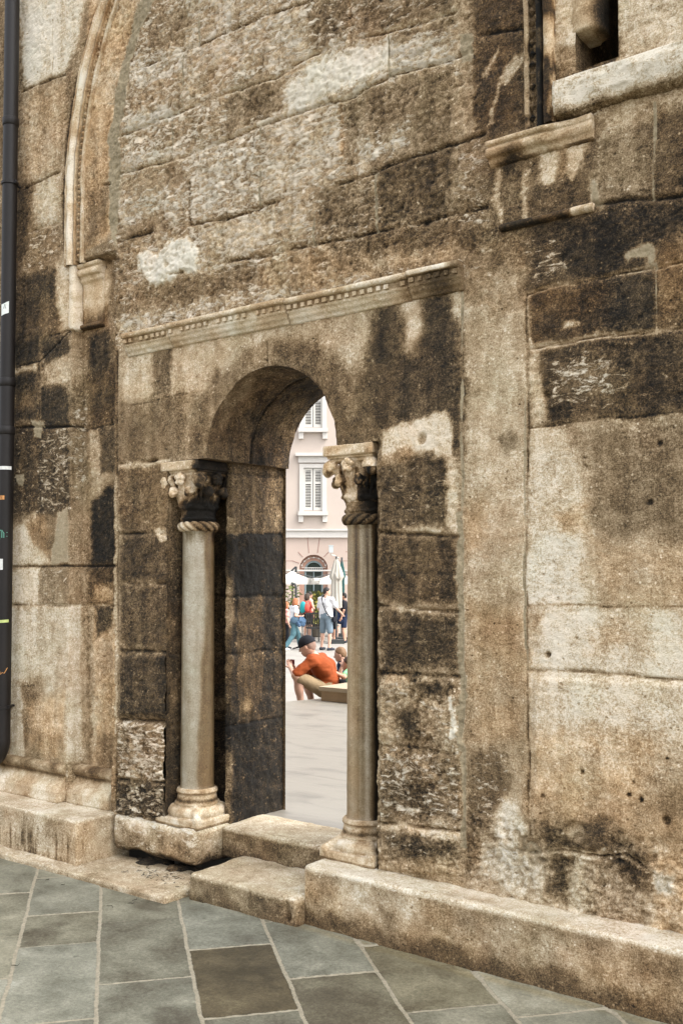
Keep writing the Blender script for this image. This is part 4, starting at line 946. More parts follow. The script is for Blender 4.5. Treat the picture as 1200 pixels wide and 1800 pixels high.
def cap_right(P, k):
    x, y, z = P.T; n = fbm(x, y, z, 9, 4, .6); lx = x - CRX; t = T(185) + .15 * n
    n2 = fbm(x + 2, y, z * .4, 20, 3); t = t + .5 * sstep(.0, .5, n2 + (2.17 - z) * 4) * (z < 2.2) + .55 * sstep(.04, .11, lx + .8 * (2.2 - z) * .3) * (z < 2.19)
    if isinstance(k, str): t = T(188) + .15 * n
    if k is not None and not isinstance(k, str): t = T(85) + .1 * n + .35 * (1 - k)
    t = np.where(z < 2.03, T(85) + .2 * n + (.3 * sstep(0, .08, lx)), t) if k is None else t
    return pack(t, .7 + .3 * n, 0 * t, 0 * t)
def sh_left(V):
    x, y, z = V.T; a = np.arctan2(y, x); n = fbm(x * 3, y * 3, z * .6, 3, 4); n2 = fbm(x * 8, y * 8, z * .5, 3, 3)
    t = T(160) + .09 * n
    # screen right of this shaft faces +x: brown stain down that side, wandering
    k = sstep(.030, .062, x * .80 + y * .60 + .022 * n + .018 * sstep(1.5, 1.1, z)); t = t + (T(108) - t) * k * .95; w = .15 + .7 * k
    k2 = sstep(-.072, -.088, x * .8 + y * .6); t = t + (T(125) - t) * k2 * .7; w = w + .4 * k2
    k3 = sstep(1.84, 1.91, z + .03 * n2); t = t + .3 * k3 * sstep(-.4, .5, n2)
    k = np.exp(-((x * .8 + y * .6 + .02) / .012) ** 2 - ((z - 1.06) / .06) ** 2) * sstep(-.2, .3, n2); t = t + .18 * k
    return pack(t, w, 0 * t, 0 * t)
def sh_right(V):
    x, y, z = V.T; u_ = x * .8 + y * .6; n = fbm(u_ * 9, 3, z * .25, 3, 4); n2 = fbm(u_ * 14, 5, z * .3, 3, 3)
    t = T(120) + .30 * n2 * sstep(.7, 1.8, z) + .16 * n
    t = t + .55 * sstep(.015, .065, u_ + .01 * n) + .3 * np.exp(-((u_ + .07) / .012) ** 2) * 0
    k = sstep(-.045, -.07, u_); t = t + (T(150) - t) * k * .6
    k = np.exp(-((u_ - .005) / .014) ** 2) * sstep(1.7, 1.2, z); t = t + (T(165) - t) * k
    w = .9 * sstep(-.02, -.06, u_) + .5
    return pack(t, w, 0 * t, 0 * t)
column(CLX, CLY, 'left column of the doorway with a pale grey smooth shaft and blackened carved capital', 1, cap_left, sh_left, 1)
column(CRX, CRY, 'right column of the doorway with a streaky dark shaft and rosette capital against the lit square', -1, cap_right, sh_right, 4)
# ================================================================== BLOCKS AND STEPS
def block(name, lo, hi, label, cat, stf, rnd=.02, amp=.006, f=7, h=.01, extra=None, mat=SMOOTH, kind=None, group=None):
    s = SDF(np.array(lo), np.array(hi), h); s.box(lo, hi, rnd)
    if extra: extra(s)
    s.noise(amp, f, 4, off=lo[0]); o = s.build(name, mat, None, stf); return tag(o, label, cat, group, kind)
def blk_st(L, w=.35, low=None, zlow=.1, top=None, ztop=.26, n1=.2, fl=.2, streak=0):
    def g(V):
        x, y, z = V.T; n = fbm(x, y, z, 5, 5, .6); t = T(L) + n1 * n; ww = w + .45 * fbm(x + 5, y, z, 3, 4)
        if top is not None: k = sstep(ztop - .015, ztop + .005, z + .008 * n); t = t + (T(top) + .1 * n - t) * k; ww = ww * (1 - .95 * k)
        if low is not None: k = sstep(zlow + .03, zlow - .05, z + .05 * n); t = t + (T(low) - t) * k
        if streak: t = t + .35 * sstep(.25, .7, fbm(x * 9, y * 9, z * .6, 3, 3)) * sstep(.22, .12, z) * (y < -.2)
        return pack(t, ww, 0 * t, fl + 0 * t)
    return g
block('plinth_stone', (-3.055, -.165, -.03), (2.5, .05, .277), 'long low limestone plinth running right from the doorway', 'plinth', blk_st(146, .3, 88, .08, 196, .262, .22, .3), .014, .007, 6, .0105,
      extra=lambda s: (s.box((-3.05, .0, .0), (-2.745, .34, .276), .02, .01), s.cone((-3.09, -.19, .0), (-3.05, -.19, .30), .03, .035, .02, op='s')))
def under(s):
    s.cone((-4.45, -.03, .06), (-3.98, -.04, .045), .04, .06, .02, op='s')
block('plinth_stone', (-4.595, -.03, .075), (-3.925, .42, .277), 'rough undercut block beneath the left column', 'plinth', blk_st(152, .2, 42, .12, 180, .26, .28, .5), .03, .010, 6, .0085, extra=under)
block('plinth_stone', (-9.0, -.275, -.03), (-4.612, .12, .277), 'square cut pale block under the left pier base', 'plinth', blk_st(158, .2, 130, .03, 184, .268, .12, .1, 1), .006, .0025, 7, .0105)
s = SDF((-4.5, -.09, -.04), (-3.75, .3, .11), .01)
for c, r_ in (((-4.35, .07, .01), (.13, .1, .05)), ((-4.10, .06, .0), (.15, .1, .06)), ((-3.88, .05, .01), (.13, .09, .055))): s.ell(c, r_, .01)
s.noise(.026, 7, 5); tag(s.build('footing_stones', STONE, None, blk_st(45, .2)), 'crumbling footing stones, darkened as the shaded gap under the left column block', 'footing stones')  # dark tone paints the shade of the void below the block
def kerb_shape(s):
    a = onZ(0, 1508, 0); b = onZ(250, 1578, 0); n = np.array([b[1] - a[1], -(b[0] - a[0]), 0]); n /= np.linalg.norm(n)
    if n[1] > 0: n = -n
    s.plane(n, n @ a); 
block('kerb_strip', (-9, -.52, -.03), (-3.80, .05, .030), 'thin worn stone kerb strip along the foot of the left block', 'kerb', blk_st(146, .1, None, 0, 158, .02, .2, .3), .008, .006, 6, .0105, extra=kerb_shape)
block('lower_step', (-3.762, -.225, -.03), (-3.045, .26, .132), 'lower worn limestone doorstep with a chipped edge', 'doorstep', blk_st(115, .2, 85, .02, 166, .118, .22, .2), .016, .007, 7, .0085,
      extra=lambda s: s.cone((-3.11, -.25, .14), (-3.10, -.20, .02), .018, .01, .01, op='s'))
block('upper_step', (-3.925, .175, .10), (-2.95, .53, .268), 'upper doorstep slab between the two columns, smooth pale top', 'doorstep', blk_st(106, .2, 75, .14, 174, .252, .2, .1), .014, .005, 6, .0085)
# ================================================================== GROUND
def paving_mat():
    s = NT('grey_paving'); P = s.coords(); at = s.new('ShaderNodeAttribute', attribute_name='st'); sep = s.new('ShaderNodeSeparateColor'); s.con(at.outputs['Color'], sep.inputs[0])
    nm = s.noise(P, 5, 8, .68, .3); nf = s.noise(P, 60, 6, .7); ns = s.noise(s.coords((1, 1, 1)), 210, 2, .5)
    t = s.math('ADD', sep.outputs[0], s.math('MULTIPLY', s.math('SUBTRACT', nm, .5), 1.0)); t = s.math('ADD', t, s.math('MULTIPLY', s.math('SUBTRACT', nf, .5), .75)); t = s.math('ADD', t, s.math('MULTIPLY', s.math('SUBTRACT', ns, .5), .45))
    K = .66
    c = s.ramp(t, [(0, tuple(K * x for x in lin((66, 63, 50)))), (.3, tuple(K * x for x in lin((102, 98, 84)))), (.55, tuple(K * x for x in lin((132, 132, 116)))), (.8, tuple(K * x for x in lin((164, 162, 144)))), (1, tuple(K * x for x in lin((190, 190, 174))))])
    c = s.mix(sep.outputs[1], c, s.mix(1.0, c, (1.12, .96, .72, 1), 'MULTIPLY'))
    mc = s.ramp(nf, [(.3, tuple(.6 * x for x in lin((158, 150, 128)))), (.6, tuple(.6 * x for x in lin((198, 188, 164))))])
    mask = s.mrange(s.math('ADD', sep.outputs[2], s.math('MULTIPLY', s.math('SUBTRACT', s.noise(P, 32, 6, .75), .5), .9)), .42, .56)
    c = s.mix(mask, c, mc); sp = s.noise(P, 9, 3, .5); c = s.mix(s.mrange(sp, .72, .76, 0, .55), c, (.05, .05, .035, 1))
    s.con(c, s.b.inputs['Base Color']); s.con(s.mrange(nm, .3, .7, .55, .8), s.b.inputs['Roughness']); s.b.inputs['Specular IOR Level'].default_value = .35
    s.bump(s.math('ADD', s.math('MULTIPLY', nf, .6), s.math('ADD', nm, s.math('MULTIPLY', mask, .5))), .004); return s.m
PAV = paving_mat()
gx2 = spaced(-16, -6, -.6, 12, .0095, .8); gy2 = spaced(-16, -2.2, .02, .05, .0095, .8)
GX2, GY2 = np.meshgrid(gx2, gy2, indexing='ij'); na, sa = np.array([.643, .766]), np.array([.766, -.643])
nw = .0045 * fbm(GX2, GY2, 0, 4, 4, .6); NC = GX2 * na[0] + GY2 * na[1] + nw; SCo = GX2 * sa[0] + GY2 * sa[1] + .004 * fbm(GX2, GY2, 7, 4, 4, .6)
cols = [-3.39, -3.036, -2.65, -2.272, -1.89, -1.50]
while cols[0] > -20: cols.insert(0, cols[0] - .38 + random.uniform(-.03, .03))
while cols[-1] < 12: cols.append(cols[-1] + .38 + random.uniform(-.02, .02))
cols = np.array(cols); known = {-3.39: [-2.65 - .62, -2.65, -2.228, -1.42], -3.036: [-3.1, -2.467, -1.728, -1.1], -2.65: [-2.65, -2.02, -1.319, -.6], -2.272: [-2.3, -1.613, -.9], -1.89: [-1.9, -1.20, -.5]}
ci = np.clip(np.searchsorted(cols, NC) - 1, 0, len(cols) - 2)
dm = np.minimum(np.abs(NC - cols[ci]), np.abs(NC - cols[ci + 1])); mor = np.exp(-(dm / .0095) ** 2) * 1.0
tone2 = np.full(NC.shape, .5); warm2 = np.zeros(NC.shape)
special = {(-3.39, 1): (.47, .35), (-3.39, 2): (.60, .0), (-3.036, 1): (.40, .2), (-3.036, 2): (.46, .1), (-2.65, 0): (.56, .0), (-2.65, 1): (.14, 1.0), (-2.65, 2): (.45, .2), (-2.272, 0): (.56, .05), (-2.272, 1): (.33, .5), (-1.89, 0): (.38, .6), (-1.89, 1): (.5, .2)}
rl = np.random.default_rng(5); lev = np.zeros(NC.shape)
for c in range(len(cols) - 1):
    m = ci == c
    if not m.any(): continue
    key = [k for k in known if abs(k - cols[c]) < 1e-6]; base = key and known[key[0]] or None
    if base:
        cuts = list(base)
        while cuts[0] > -16: cuts.insert(0, cuts[0] - rl.uniform(.45, .8))
        off = len(cuts) - len(base)
        while cuts[-1] < 16: cuts.append(cuts[-1] + rl.uniform(.45, .8))
    else:
        cuts = [-18.0 + rl.uniform(0, .5)]; off = 0
        while cuts[-1] < 18: cuts.append(cuts[-1] + rl.uniform(.45, .85))
    cuts = np.array(cuts); s_ = SCo[m]; k = np.clip(np.searchsorted(cuts, s_) - 1, 0, len(cuts) - 2)
    d = np.minimum(np.abs(s_ - cuts[k]), np.abs(s_ - cuts[k + 1])); mor[m] = np.maximum(mor[m], .95 * np.exp(-(d / .006) ** 2))
    tv = np.clip(rl.normal(.54, .07, len(cuts)), .38, .7); wv = rl.uniform(0, .35, len(cuts)); lv = rl.uniform(-.0025, .0025, len(cuts))
    for kk in range(len(cuts)):
        if base and (key[0], kk - off + 0) in special: tv[kk], wv[kk] = special[(key[0], kk - off)]
    tone2[m] = tv[k]; warm2[m] = wv[k]; lev[m] = lv[k]
tone2 += .03 + .16 * fbm(GX2, GY2, 3, 2.2, 4, .6); tone2 = tone2 - .25 * sstep(.3, .8, fbm(GX2, GY2, 12, 1.6, 4, .6))
grime = np.exp(-((GY2 + .20 + .02 * fbm(GX2, 0, 0, 5, 2)) / .03) ** 2); warm2 += .6 * grime; mor = mor + .4 * grime
ZG = lev - .0035 * mor + .0008 * fbm(GX2, GY2, 1, 20, 3)
V = np.stack([GX2, GY2, ZG], -1).reshape(-1, 3)
tag(mesh_np('street_paving', V, grid_faces(len(gx2), len(gy2)), PAV, None, True, pack(tone2, warm2, mor, 0 * mor).reshape(-1, 4)), kind='structure')
# litter of twigs by the kerb
TW = plain('dry_twig', (38, 34, 26), .9)
mb = MB()
for (px, py, L, a) in [(232, 1590, .05, .3), (240, 1583, .045, 1.2), (195, 1594, .06, 2.8), (112, 1557, .03, .5), (85, 1548, .03, 1.0), (28, 1700, .05, .2)]:
    c = onZ(px, py, .004); P = [c + np.array([math.cos(a + .5 * k) * L * (k - 1.5) / 3, math.sin(a + .3 * k) * L * (k - 1.5) / 3, .004 + .004 * (k % 2)]) for k in range(4)]; mb.tube(P, [.0012, .0016, .0014, .0006], 5)
for i in range(60):
    c = np.array([random.uniform(-4.3, -3.78), random.uniform(-.20, -.05), .035]); a = random.uniform(0, 6); L = random.uniform(.008, .025); mb.tube([c, c + np.array([math.cos(a) * L, math.sin(a) * L, .004])], .0015, 4)
tag(mb.build('twig_litter', TW), 'scattered dark twigs and crumbs on the paving by the doorway', 'litter', kind='stuff')
# ================================================================== DOWNPIPE
PB = plain('pipe_enamel', (27, 23, 21), .55, .3, .25, 3, .0006, 60)
px_, py_ = onY(14, 450, -.09)[0], -.08
root = empty('drainpipe', (px_, py_, 0)); tag(root, 'dark brown cast downpipe with stickers at the left edge of the wall', 'drainpipe')
def pf(o): o.parent = root; o.location = (-px_, -py_, 0); return o
mb = MB(); zb = onY(10, 1300, -.095)[2]
mb.tube([(px_, py_, 9), (px_, py_, 4), (px_, py_, zb)] + [(px_ - .16 * (1 - math.cos(t)), py_, zb - .16 * math.sin(t)) for t in np.linspace(.15, 1.45, 8)] + [(px_ - .32, py_, zb - .165)], .047, 28); pf(mb.build('pipe', PB, None, True))
for yy in (213, 670, 755):
    z = onY(14, yy, -.1)[2]; mb = MB(); mb.lathe([(.048, -.03), (.052, -.026), (.052, .022), (.048, .026)], (px_, py_, z), 28); pf(mb.build('joint_sleeve', PB, None, True))
for yy in (322, 1244):
    z = onY(12, yy, -.1)[2]; mb = MB(); mb.lathe([(.047, -.010), (.055, -.008), (.055, .008), (.047, .010)], (px_, py_, z), 28); mb.box((px_ + .058, py_ + .0, z), (.03, .012, .02)); mb.tube([(px_, py_ + .05, z), (px_, .01, z)], .008, 8); pf(mb.build('pipe_clamp', PB, None))
def sticker(py, a0, a1, dz, col, rot=0.0, name='sticker'):
    z = onY(8, py, -.1)[2]; n = 10; V = []
    for j in (0, 1):
        for i in range(n + 1):
            a = R(a0 + (a1 - a0) * i / n); V.append((px_ + .0482 * math.cos(a), py_ + .0482 * math.sin(a), z + (j - .5) * dz + rot * (i / n - .5)))
    F = [(i, i + 1, n + 2 + i, n + 1 + i) for i in range(n)]
    o = mesh_list(name, V, F, plain('sticker_ink', col, .6, .3, .15, 60)); return pf(o)
sticker(545, -95, -30, .075, (210, 214, 208), .02); sticker(823, -110, 8, .022, (205, 205, 200)); sticker(875, -105, -45, .026, (196, 140, 84)); sticker(992, -118, -50, .07, (200, 200, 196)); sticker(1092, -100, 0, .018, (178, 190, 120), .005)
def inkline(pts, col, r_=.002):
    mb = MB()
    for L in pts:
        P = [(px_ + (.0485) * math.cos(R(a)), py_ + .0485 * math.sin(R(a)), z) for a, z in L]; mb.tube(P, r_, 5)
    return pf(mb.build('scribble', plain('scribble_ink', col, .6, .3, .1)))
z = onY(8, 875, -.1)[2]; q = .009
# the letters N T E on the orange sticker
inkline([[(-98, z - q), (-98, z + q), (-89, z - q), (-89, z + q)], [(-85, z + q), (-72, z + q)], [(-78.5, z + q), (-78.5, z - q)], [(-57, z + q), (-67, z + q), (-67, z - q), (-57, z - q)], [(-67, z), (-60, z)]], (40, 34, 30), .0014)
z = onY(8, 940, -.1)[2]
inkline([[(-80, z - .03), (-80, z + .03)], [(-95, z + .012), (-20, z + .014)], [(-95, z - .014), (-20, z - .01)], [(-60, z - .02), (-60, z + .03), (-45, z + .01), (-45, z - .02)], [(-95, z + .03), (-70, z + .028)]], (110, 170, 150), .0022)
z = onY(8, 1182, -.1)[2]
inkline([[(-95, z), (-80, z + .01), (-75, z - .01), (-62, z + .008), (-58, z - .012), (-45, z), (-30, z - .005), (-5, z + .03)]], (206, 150, 90), .002)
z = onY(8, 540, -.1)[2]
inkline([[(-70, z - .02), (-60, z + .01), (-52, z - .02)], [(-80, z + .012), (-55, z + .02)]], (50, 56, 60), .0018)
# ================================================================== SQUARE BEHIND
def floor_mat(name, c1, c2, sx, sy, mort, rough=.55, var=1.0):
    s = NT(name); P = s.coords(); br = s.new('ShaderNodeTexBrick'); br.inputs['Scale'].default_value = 1; br.inputs['Brick Width'].default_value = sx; br.inputs['Row Height'].default_value = sy
    br.inputs['Mortar Size'].default_value = .006; br.inputs['Color1'].default_value = (*lin(c1), 1); br.inputs['Color2'].default_value = (*lin(c2), 1); br.inputs['Mortar'].default_value = (*lin(mort), 1); s.con(P, br.inputs[0])
    n = s.noise(s.coords((1, 2.2, 1)), 2.6, 8, .62, .6); c = s.mix(s.mrange(n, .45, .75, 0, .45 * var), br.outputs[0], tuple(x * .62 for x in lin(c2)) + (1,))
    s.con(c, s.b.inputs['Base Color']); s.b.inputs['Roughness'].default_value = rough; s.bump(n, .004); return s.m
PLZ = floor_mat('pale_square_slabs', (138, 134, 127), (130, 126, 119), 1.1, .55, (126, 121, 112), .6)
PLT = floor_mat('polished_platform_slabs', (124, 119, 109), (121, 116, 106), 3.1, 1.6, (98, 92, 82), .42, 2.0)
PGZ = -.42
mb = MB(); mb.add([(-80, .75, PGZ), (60, .75, PGZ), (60, 120, PGZ), (-80, 120, PGZ)], [(0, 1, 2, 3)]); tag(mb.build('square_ground', PLZ), kind='structure')
e0 = onZ(505, 1233, .262)[:2]; e1 = onZ(560, 1228, .262)[:2]; xa = e0[0] - (e1[0] - e0[0]) / (e1[1] - e0[1]) * (e0[1] - .72); xb = e1[0] + (e1[0] - e0[0]) / (e1[1] - e0[1]) * 3.2
def slabprism(name, P, z0, z1, mat):
    mb = MB(); n = len(P); mb.add([(x, y, z0) for x, y in P] + [(x, y, z1) for x, y in P], [tuple(range(n, 2 * n))] + [(i, (i + 1) % n, n + (i + 1) % n, n + i) for i in range(n)]); return tag(mb.build(name, mat), kind='structure')
E1 = e1 + (e1 - e0) / np.linalg.norm(e1 - e0) * 3.0; E0 = e0 - (e1 - e0) / (e1[1] - e0[1]) * (e0[1] - .71)
slabprism('platform', [tuple(E0), (-4.3, .535), (-2.7, .535), (-2.7, .71), (7, .71), (7, E1[1]), tuple(E1)], -.6, .262, PLT)
n_ = np.array([-(e1 - e0)[1], (e1 - e0)[0]]); n_ /= np.linalg.norm(n_)
slabprism('platform_step', [tuple(E0 + n_ * .42 + np.array([0, .02])), tuple(E0 + [0, .02]), tuple(E1), tuple(E1 + n_ * .42)], -.6, .03, PLT)
# stone seat block on the platform
b0 = onZ(560, 1232, .262); zt = .262 + (1232 - 1207) / FOC * float((b0 - CAM) @ FW)
root = empty('stone_bench', (b0[0], b0[1], .262)); tag(root, 'low pale stone bench block on the platform behind the seated man', 'stone bench')
STB = plain('bench_stone', (148, 126, 98), .8, .3, .12, 9, .003, 60); STB2 = plain('bench_top_stone', (152, 138, 116), .7, .3, .1, 7)
def pr(o, r_): o.parent = r_; o.location = tuple(-x for x in r_.location); return o
mb = MB(); mb.box((b0[0] + .55, b0[1] + .75, (.264 + zt) / 2 - .02), (1.06, 1.46, zt - .262 - .044)); pr(mb.build('bench_body', STB), root)
mb = MB(); mb.box((b0[0] + .55, b0[1] + .75, zt - .022), (1.10, 1.50, .044)); pr(mb.build('bench_top', STB2), root)
# ------------------------------------------------------------ pink house across the square
BD = 42.0; BC = CAM + FH * BD; BC[2] = 0
BRT = empty('pink_building', (BC[0], BC[1], PGZ), YAW); tag(BRT, 'pink plastered town house with white framed shuttered windows across the square', 'building')
def bx(px): return (px - 600) / FOC * BD
def bz(py): return CAM[2] - (py - 1013) / FOC * BD - PGZ
PINK = plain('pink_plaster', (174, 162, 152), .9, .2, .04, 1.2); PINK2 = plain('pink_render_lower', (172, 156, 145), .9, .2, .04, 1.5); WHT = plain('white_stone_trim', (184, 180, 174), .8, .2, .05, 4); SHT = plain('shutter_paint', (186, 183, 176), .6, .3, .04, 5)
DKR = plain('dark_room', (40, 38, 34), .9); GLS = plain('window_glass', (46, 56, 52), .12, .6, .3, 3); GRV = plain('groove_shadow', (140, 112, 102), .9); BLG = plain('grey_blue_joinery', (120, 134, 136), .6)
def bbox(x0, x1, z0, z1, y0, y1): return ((x0 + x1) / 2, (y0 + y1) / 2, (z0 + z1) / 2), (x1 - x0, abs(y1 - y0), z1 - z0)
# local frame: x right, y away from the viewer, z up; facade plane y=0
acx, azs, aro, ari = bx(551), bz(1000), 25 / FOC * BD, 15 / FOC * BD
wins = [(bx(c), bz(b), bz(t)) for c in (550, 550 - 128, 550 + 128) for b, t in ((897, 822), (750, 676))]
holes = [(c - 17 / FOC * BD, c + 17 / FOC * BD, b, t) for c, b, t in wins]
X0, X1, ZT = -11.0, 12.0, bz(520)
def wall_with_holes(name, x0, x1, z0, z1, hs, mat, depth=.35):
    xs = sorted({x0, x1, *[h[0] for h in hs], *[h[1] for h in hs]}); zs = sorted({z0, z1, *[h[2] for h in hs], *[h[3] for h in hs]}); mb = MB()
    for a, b in zip(xs[:-1], xs[1:]):
        for c, d in zip(zs[:-1], zs[1:]):
            if any(h[0] <= (a + b) / 2 <= h[1] and h[2] <= (c + d) / 2 <= h[3] for h in hs): continue
            mb.add([(a, 0, c), (b, 0, c), (b, 0, d), (a, 0, d)], [(0, 1, 2, 3)])
    for h in hs:
        q = [(h[0], h[2]), (h[1], h[2]), (h[1], h[3]), (h[0], h[3])]
        for i in range(4): a, b = q[i], q[(i + 1) % 4]; mb.add([(a[0], 0, a[1]), (b[0], 0, b[1]), (b[0], depth, b[1]), (a[0], depth, a[1])], [(0, 1, 2, 3)])
    return mb.build(name, mat, BRT)
zc1 = bz(938)
wall_with_holes('upper_wall', X0, X1, zc1, ZT, holes, PINK)
# ground floor with an arched opening, ring of quads
mb = MB(); n = 24; top = zc1
arc = [(acx - aro * math.cos(t), azs + aro * math.sin(t)) for t in np.linspace(0, math.pi, n + 1)]
for i in range(n):
    a, b = arc[i], arc[i + 1]; mb.add([(a[0], 0, a[1]), (b[0], 0, b[1]), (b[0], 0, top), (a[0], 0, top)], [(0, 1, 2, 3)]); mb.add([(a[0], 0, a[1]), (b[0], 0, b[1]), (b[0], .3, b[1]), (a[0], .3, a[1])], [(0, 1, 2, 3)])
mb.add([(X0, 0, 0), (acx - aro, 0, 0), (acx - aro, 0, top), (X0, 0, top)], [(0, 1, 2, 3)]); mb.add([(acx + aro, 0, 0), (X1, 0, 0), (X1, 0, top), (acx + aro, 0, top)], [(0, 1, 2, 3)])
for sx in (-1, 1): mb.add([(acx + sx * aro, 0, 0), (acx + sx * aro, .3, 0), (acx + sx * aro, .3, azs), (acx + sx * aro, 0, azs)], [(0, 1, 2, 3)])
mb.build('ground_floor_wall', PINK2, BRT)
mb = MB(); mb.box(((X0 + X1) / 2, 5.4, ZT / 2 + .1), (X1 - X0 - .02, 10, ZT)); mb.build('building_core', DKR, BRT)
mb = MB(); mb.box(((X0 + X1) / 2, 5, ZT + .25), (X1 - X0 + 1, 11.4, .5)); mb.build('roof_cornice', WHT, BRT)
# recessed pink back panel around the arched window, then window
mb = MB(); rr = [(acx - ari * math.cos(t), azs - .05 + ari * math.sin(t)) for t in np.linspace(0, math.pi, n + 1)]
for i in range(n): mb.add([(arc[i][0], .28, arc[i][1]), (arc[i + 1][0], .28, arc[i + 1][1]), (rr[i + 1][0], .28, rr[i + 1][1]), (rr[i][0], .28, rr[i][1])], [(0, 1, 2, 3)])
mb.add([(acx - aro, .28, 0), (acx - ari, .28, 0), (acx - ari, .28, azs), (acx - aro, .28, azs)], [(0, 1, 2, 3)]); mb.add([(acx + ari, .28, 0), (acx + aro, .28, 0), (acx + aro, .28, azs), (acx + ari, .28, azs)], [(0, 1, 2, 3)])
mb.build('arch_reveal', plain('salmon_render', (168, 134, 118), .9, .2, .04), BRT)
aw = mesh_list('arched_window', [(acx - ari, .34, 0), (acx + ari, .34, 0), (acx + ari, .34, azs)] + [(acx + ari * math.cos(t), .34, azs - .05 + ari * math.sin(t)) for t in np.linspace(.05, math.pi - .05, 18)] + [(acx - ari, .34, azs)], [tuple(range(22))], GLS, BRT)
mb = MB(); mb.tube([(acx - ari, .30, .1), (acx - ari, .30, azs - .05)] + [(acx - ari * math.cos(t), .30, azs - .05 + ari * math.sin(t)) for t in np.linspace(0.1, math.pi - .1, 16)] + [(acx + ari, .30, azs - .05), (acx + ari, .30, .1)], .045, 6)
mb.tube([(acx - ari, .3, bz(1003)), (acx + ari, .3, bz(1003))], .06, 6); mb.tube([(acx, .3, .1), (acx, .3, bz(1003))], .03, 6); mb.build('window_frame', BLG, aw)
mb = MB()
for k in range(7):
    t = math.pi * (k + .8) / 7.6; mb.box((acx - (ari + .17) * math.cos(t), .2, azs + (ari + .12) * math.sin(t)), (.06, .1, .06))
for k in range(9): x = acx - ari + 2 * ari * k / 8; mb.tube([(x, .2, bz(1003)), (x, .2, bz(998))], .012, 5)
mb.tube([(acx - ari, .2, bz(998))] + [(acx - (ari + .17) * math.cos(t), .2, azs + (ari + .12) * math.sin(t)) for t in np.linspace(.15, math.pi - .15, 16)] + [(acx + ari, .2, bz(998))], .012, 5); mb.box((acx, .2, bz(998)), (2 * ari, .02, .03)); mb.build('window_grille', plain('white_iron', (200, 196, 190), .6), aw)
# grooves of the rusticated ground floor: proud strips painted darker as groove shade
mb = MB(); w = .03
for py in (956, 970, 986):
    for a, b in ((X0, acx - aro - (1.1 if py < 960 else (.75 if py < 980 else .25))), (acx + aro + (1.1 if py < 960 else (.75 if py < 980 else .25)) - .0, X1)): mb.box(*bbox(a, b, bz(py) - w / 2, bz(py) + w / 2, -.003, .01))
for (xa_, ya_, xb_, yb_) in ((540, 942, 543, 972), (562, 942, 558, 972), (524, 970, 532, 979), (578, 970, 569, 979), (515, 986, 526, 990)):
    p, q = np.array([bx(xa_), -.002, bz(ya_)]), np.array([bx(xb_), -.002, bz(yb_)]); mb.tube([p, q], .016, 4)
mb.build('groove_shade_strips', GRV, BRT)
mb = MB(); mb.box(*bbox(X0, X1, bz(945), bz(931), -.10, .02)); mb.box(*bbox(X0, X1, bz(933), bz(930), -.18, .02)); mb.build('string_course', WHT, BRT)
mb = MB(); mb.box(*bbox(X0, X1, bz(1004), bz(1001.5), -.05, .02)); mb.build('string_course', WHT, BRT)
for c, b, t in wins:
    u_ = BD / FOC
    wr = mesh_list('window', [(c - 17 * u_, .25, b), (c + 17 * u_, .25, b), (c + 17 * u_, .25, t), (c - 17 * u_, .25, t)], [(0, 1, 2, 3)], DKR, BRT)
    mb = MB(); f = 7 * u_
    for a_, b_ in ((c - 17 * u_ - f, c - 17 * u_ + .02), (c + 17 * u_ - .02, c + 17 * u_ + f)): mb.box(*bbox(a_, b_, b - .05, t + f, -.06, .05))
    mb.box(*bbox(c - 17 * u_ + .02, c + 17 * u_ - .02, t, t + f, -.05, .05)); mb.box(*bbox(c - 26 * u_, c + 26 * u_, t + f + .05, t + f + .32, -.10, .02)); mb.box(*bbox(c - 31 * u_, c + 31 * u_, t + f + .32, t + f + .45, -.26, .02))
    mb.build('window_frame', WHT, wr)
    mb = MB(); mb.box(*bbox(c - 26 * u_, c + 26 * u_, b - .22, b - .05, -.22, .05))
    for sx in (-1, 1): mb.box(*bbox(c + sx * 21 * u_ - .1, c + sx * 21 * u_ + .1, b - .5, b - .22, -.14, .02))
    mb.build('window_sill', WHT, wr)
    for sx in (-1, 1):
        mb = MB(); x0_, x1_ = sorted((c + sx * .015, c + sx * 16.5 * u_)); fr = .075
        mb.box(*bbox(x0_, x0_ + fr, b + .01, t - .01, .02, .07)); mb.box(*bbox(x1_ - fr, x1_, b + .01, t - .01, .02, .07))
        for zz in (b + .01, b + (t - b) * .62, t - .01 - .1): mb.box(*bbox(x0_ + fr, x1_ - fr, zz, zz + .1, .022, .068))
        z = b + .13; 
        while z < t - .14:
            if abs(z - (b + (t - b) * .62 + .04)) > .08:
                M = np.array([[1, 0, 0], [0, math.cos(.6), -math.sin(.6)], [0, math.sin(.6), math.cos(.6)]]); mb.box(((x0_ + x1_) / 2, .045, z), (x1_ - x0_ - 2 * fr, .055, .012), M)
            z += .066
        mb.build('shutter', SHT, wr)
# wall lantern on the pink house
lx, lz = bx(582), bz(966)
lt = empty('wall_lantern', (0, 0, 0)); lt.parent = None
wp = np.array([BC[0], BC[1], PGZ]) + RT * lx + np.array([0, 0, lz]); lt.location = tuple(wp); lt.rotation_euler = (0, 0, YAW); tag(lt, 'white box lantern on a curved bracket on the pink house wall', 'wall lantern')
mb = MB(); mb.box((0, -.5, 0), (.17, .17, .28)); mb.box((0, -.5, .15), (.21, .21, .03)); mb.build('lantern_box', plain('lantern_glass', (172, 180, 180), .5), lt)
mb = MB(); mb.tube([(0, -.5, -.17), (.03, -.5, -.25), (.15, -.3, -.26), (.3, -.1, -.36), (.3, .0, -.36)], .03, 6); mb.build('bracket', WHT, lt)
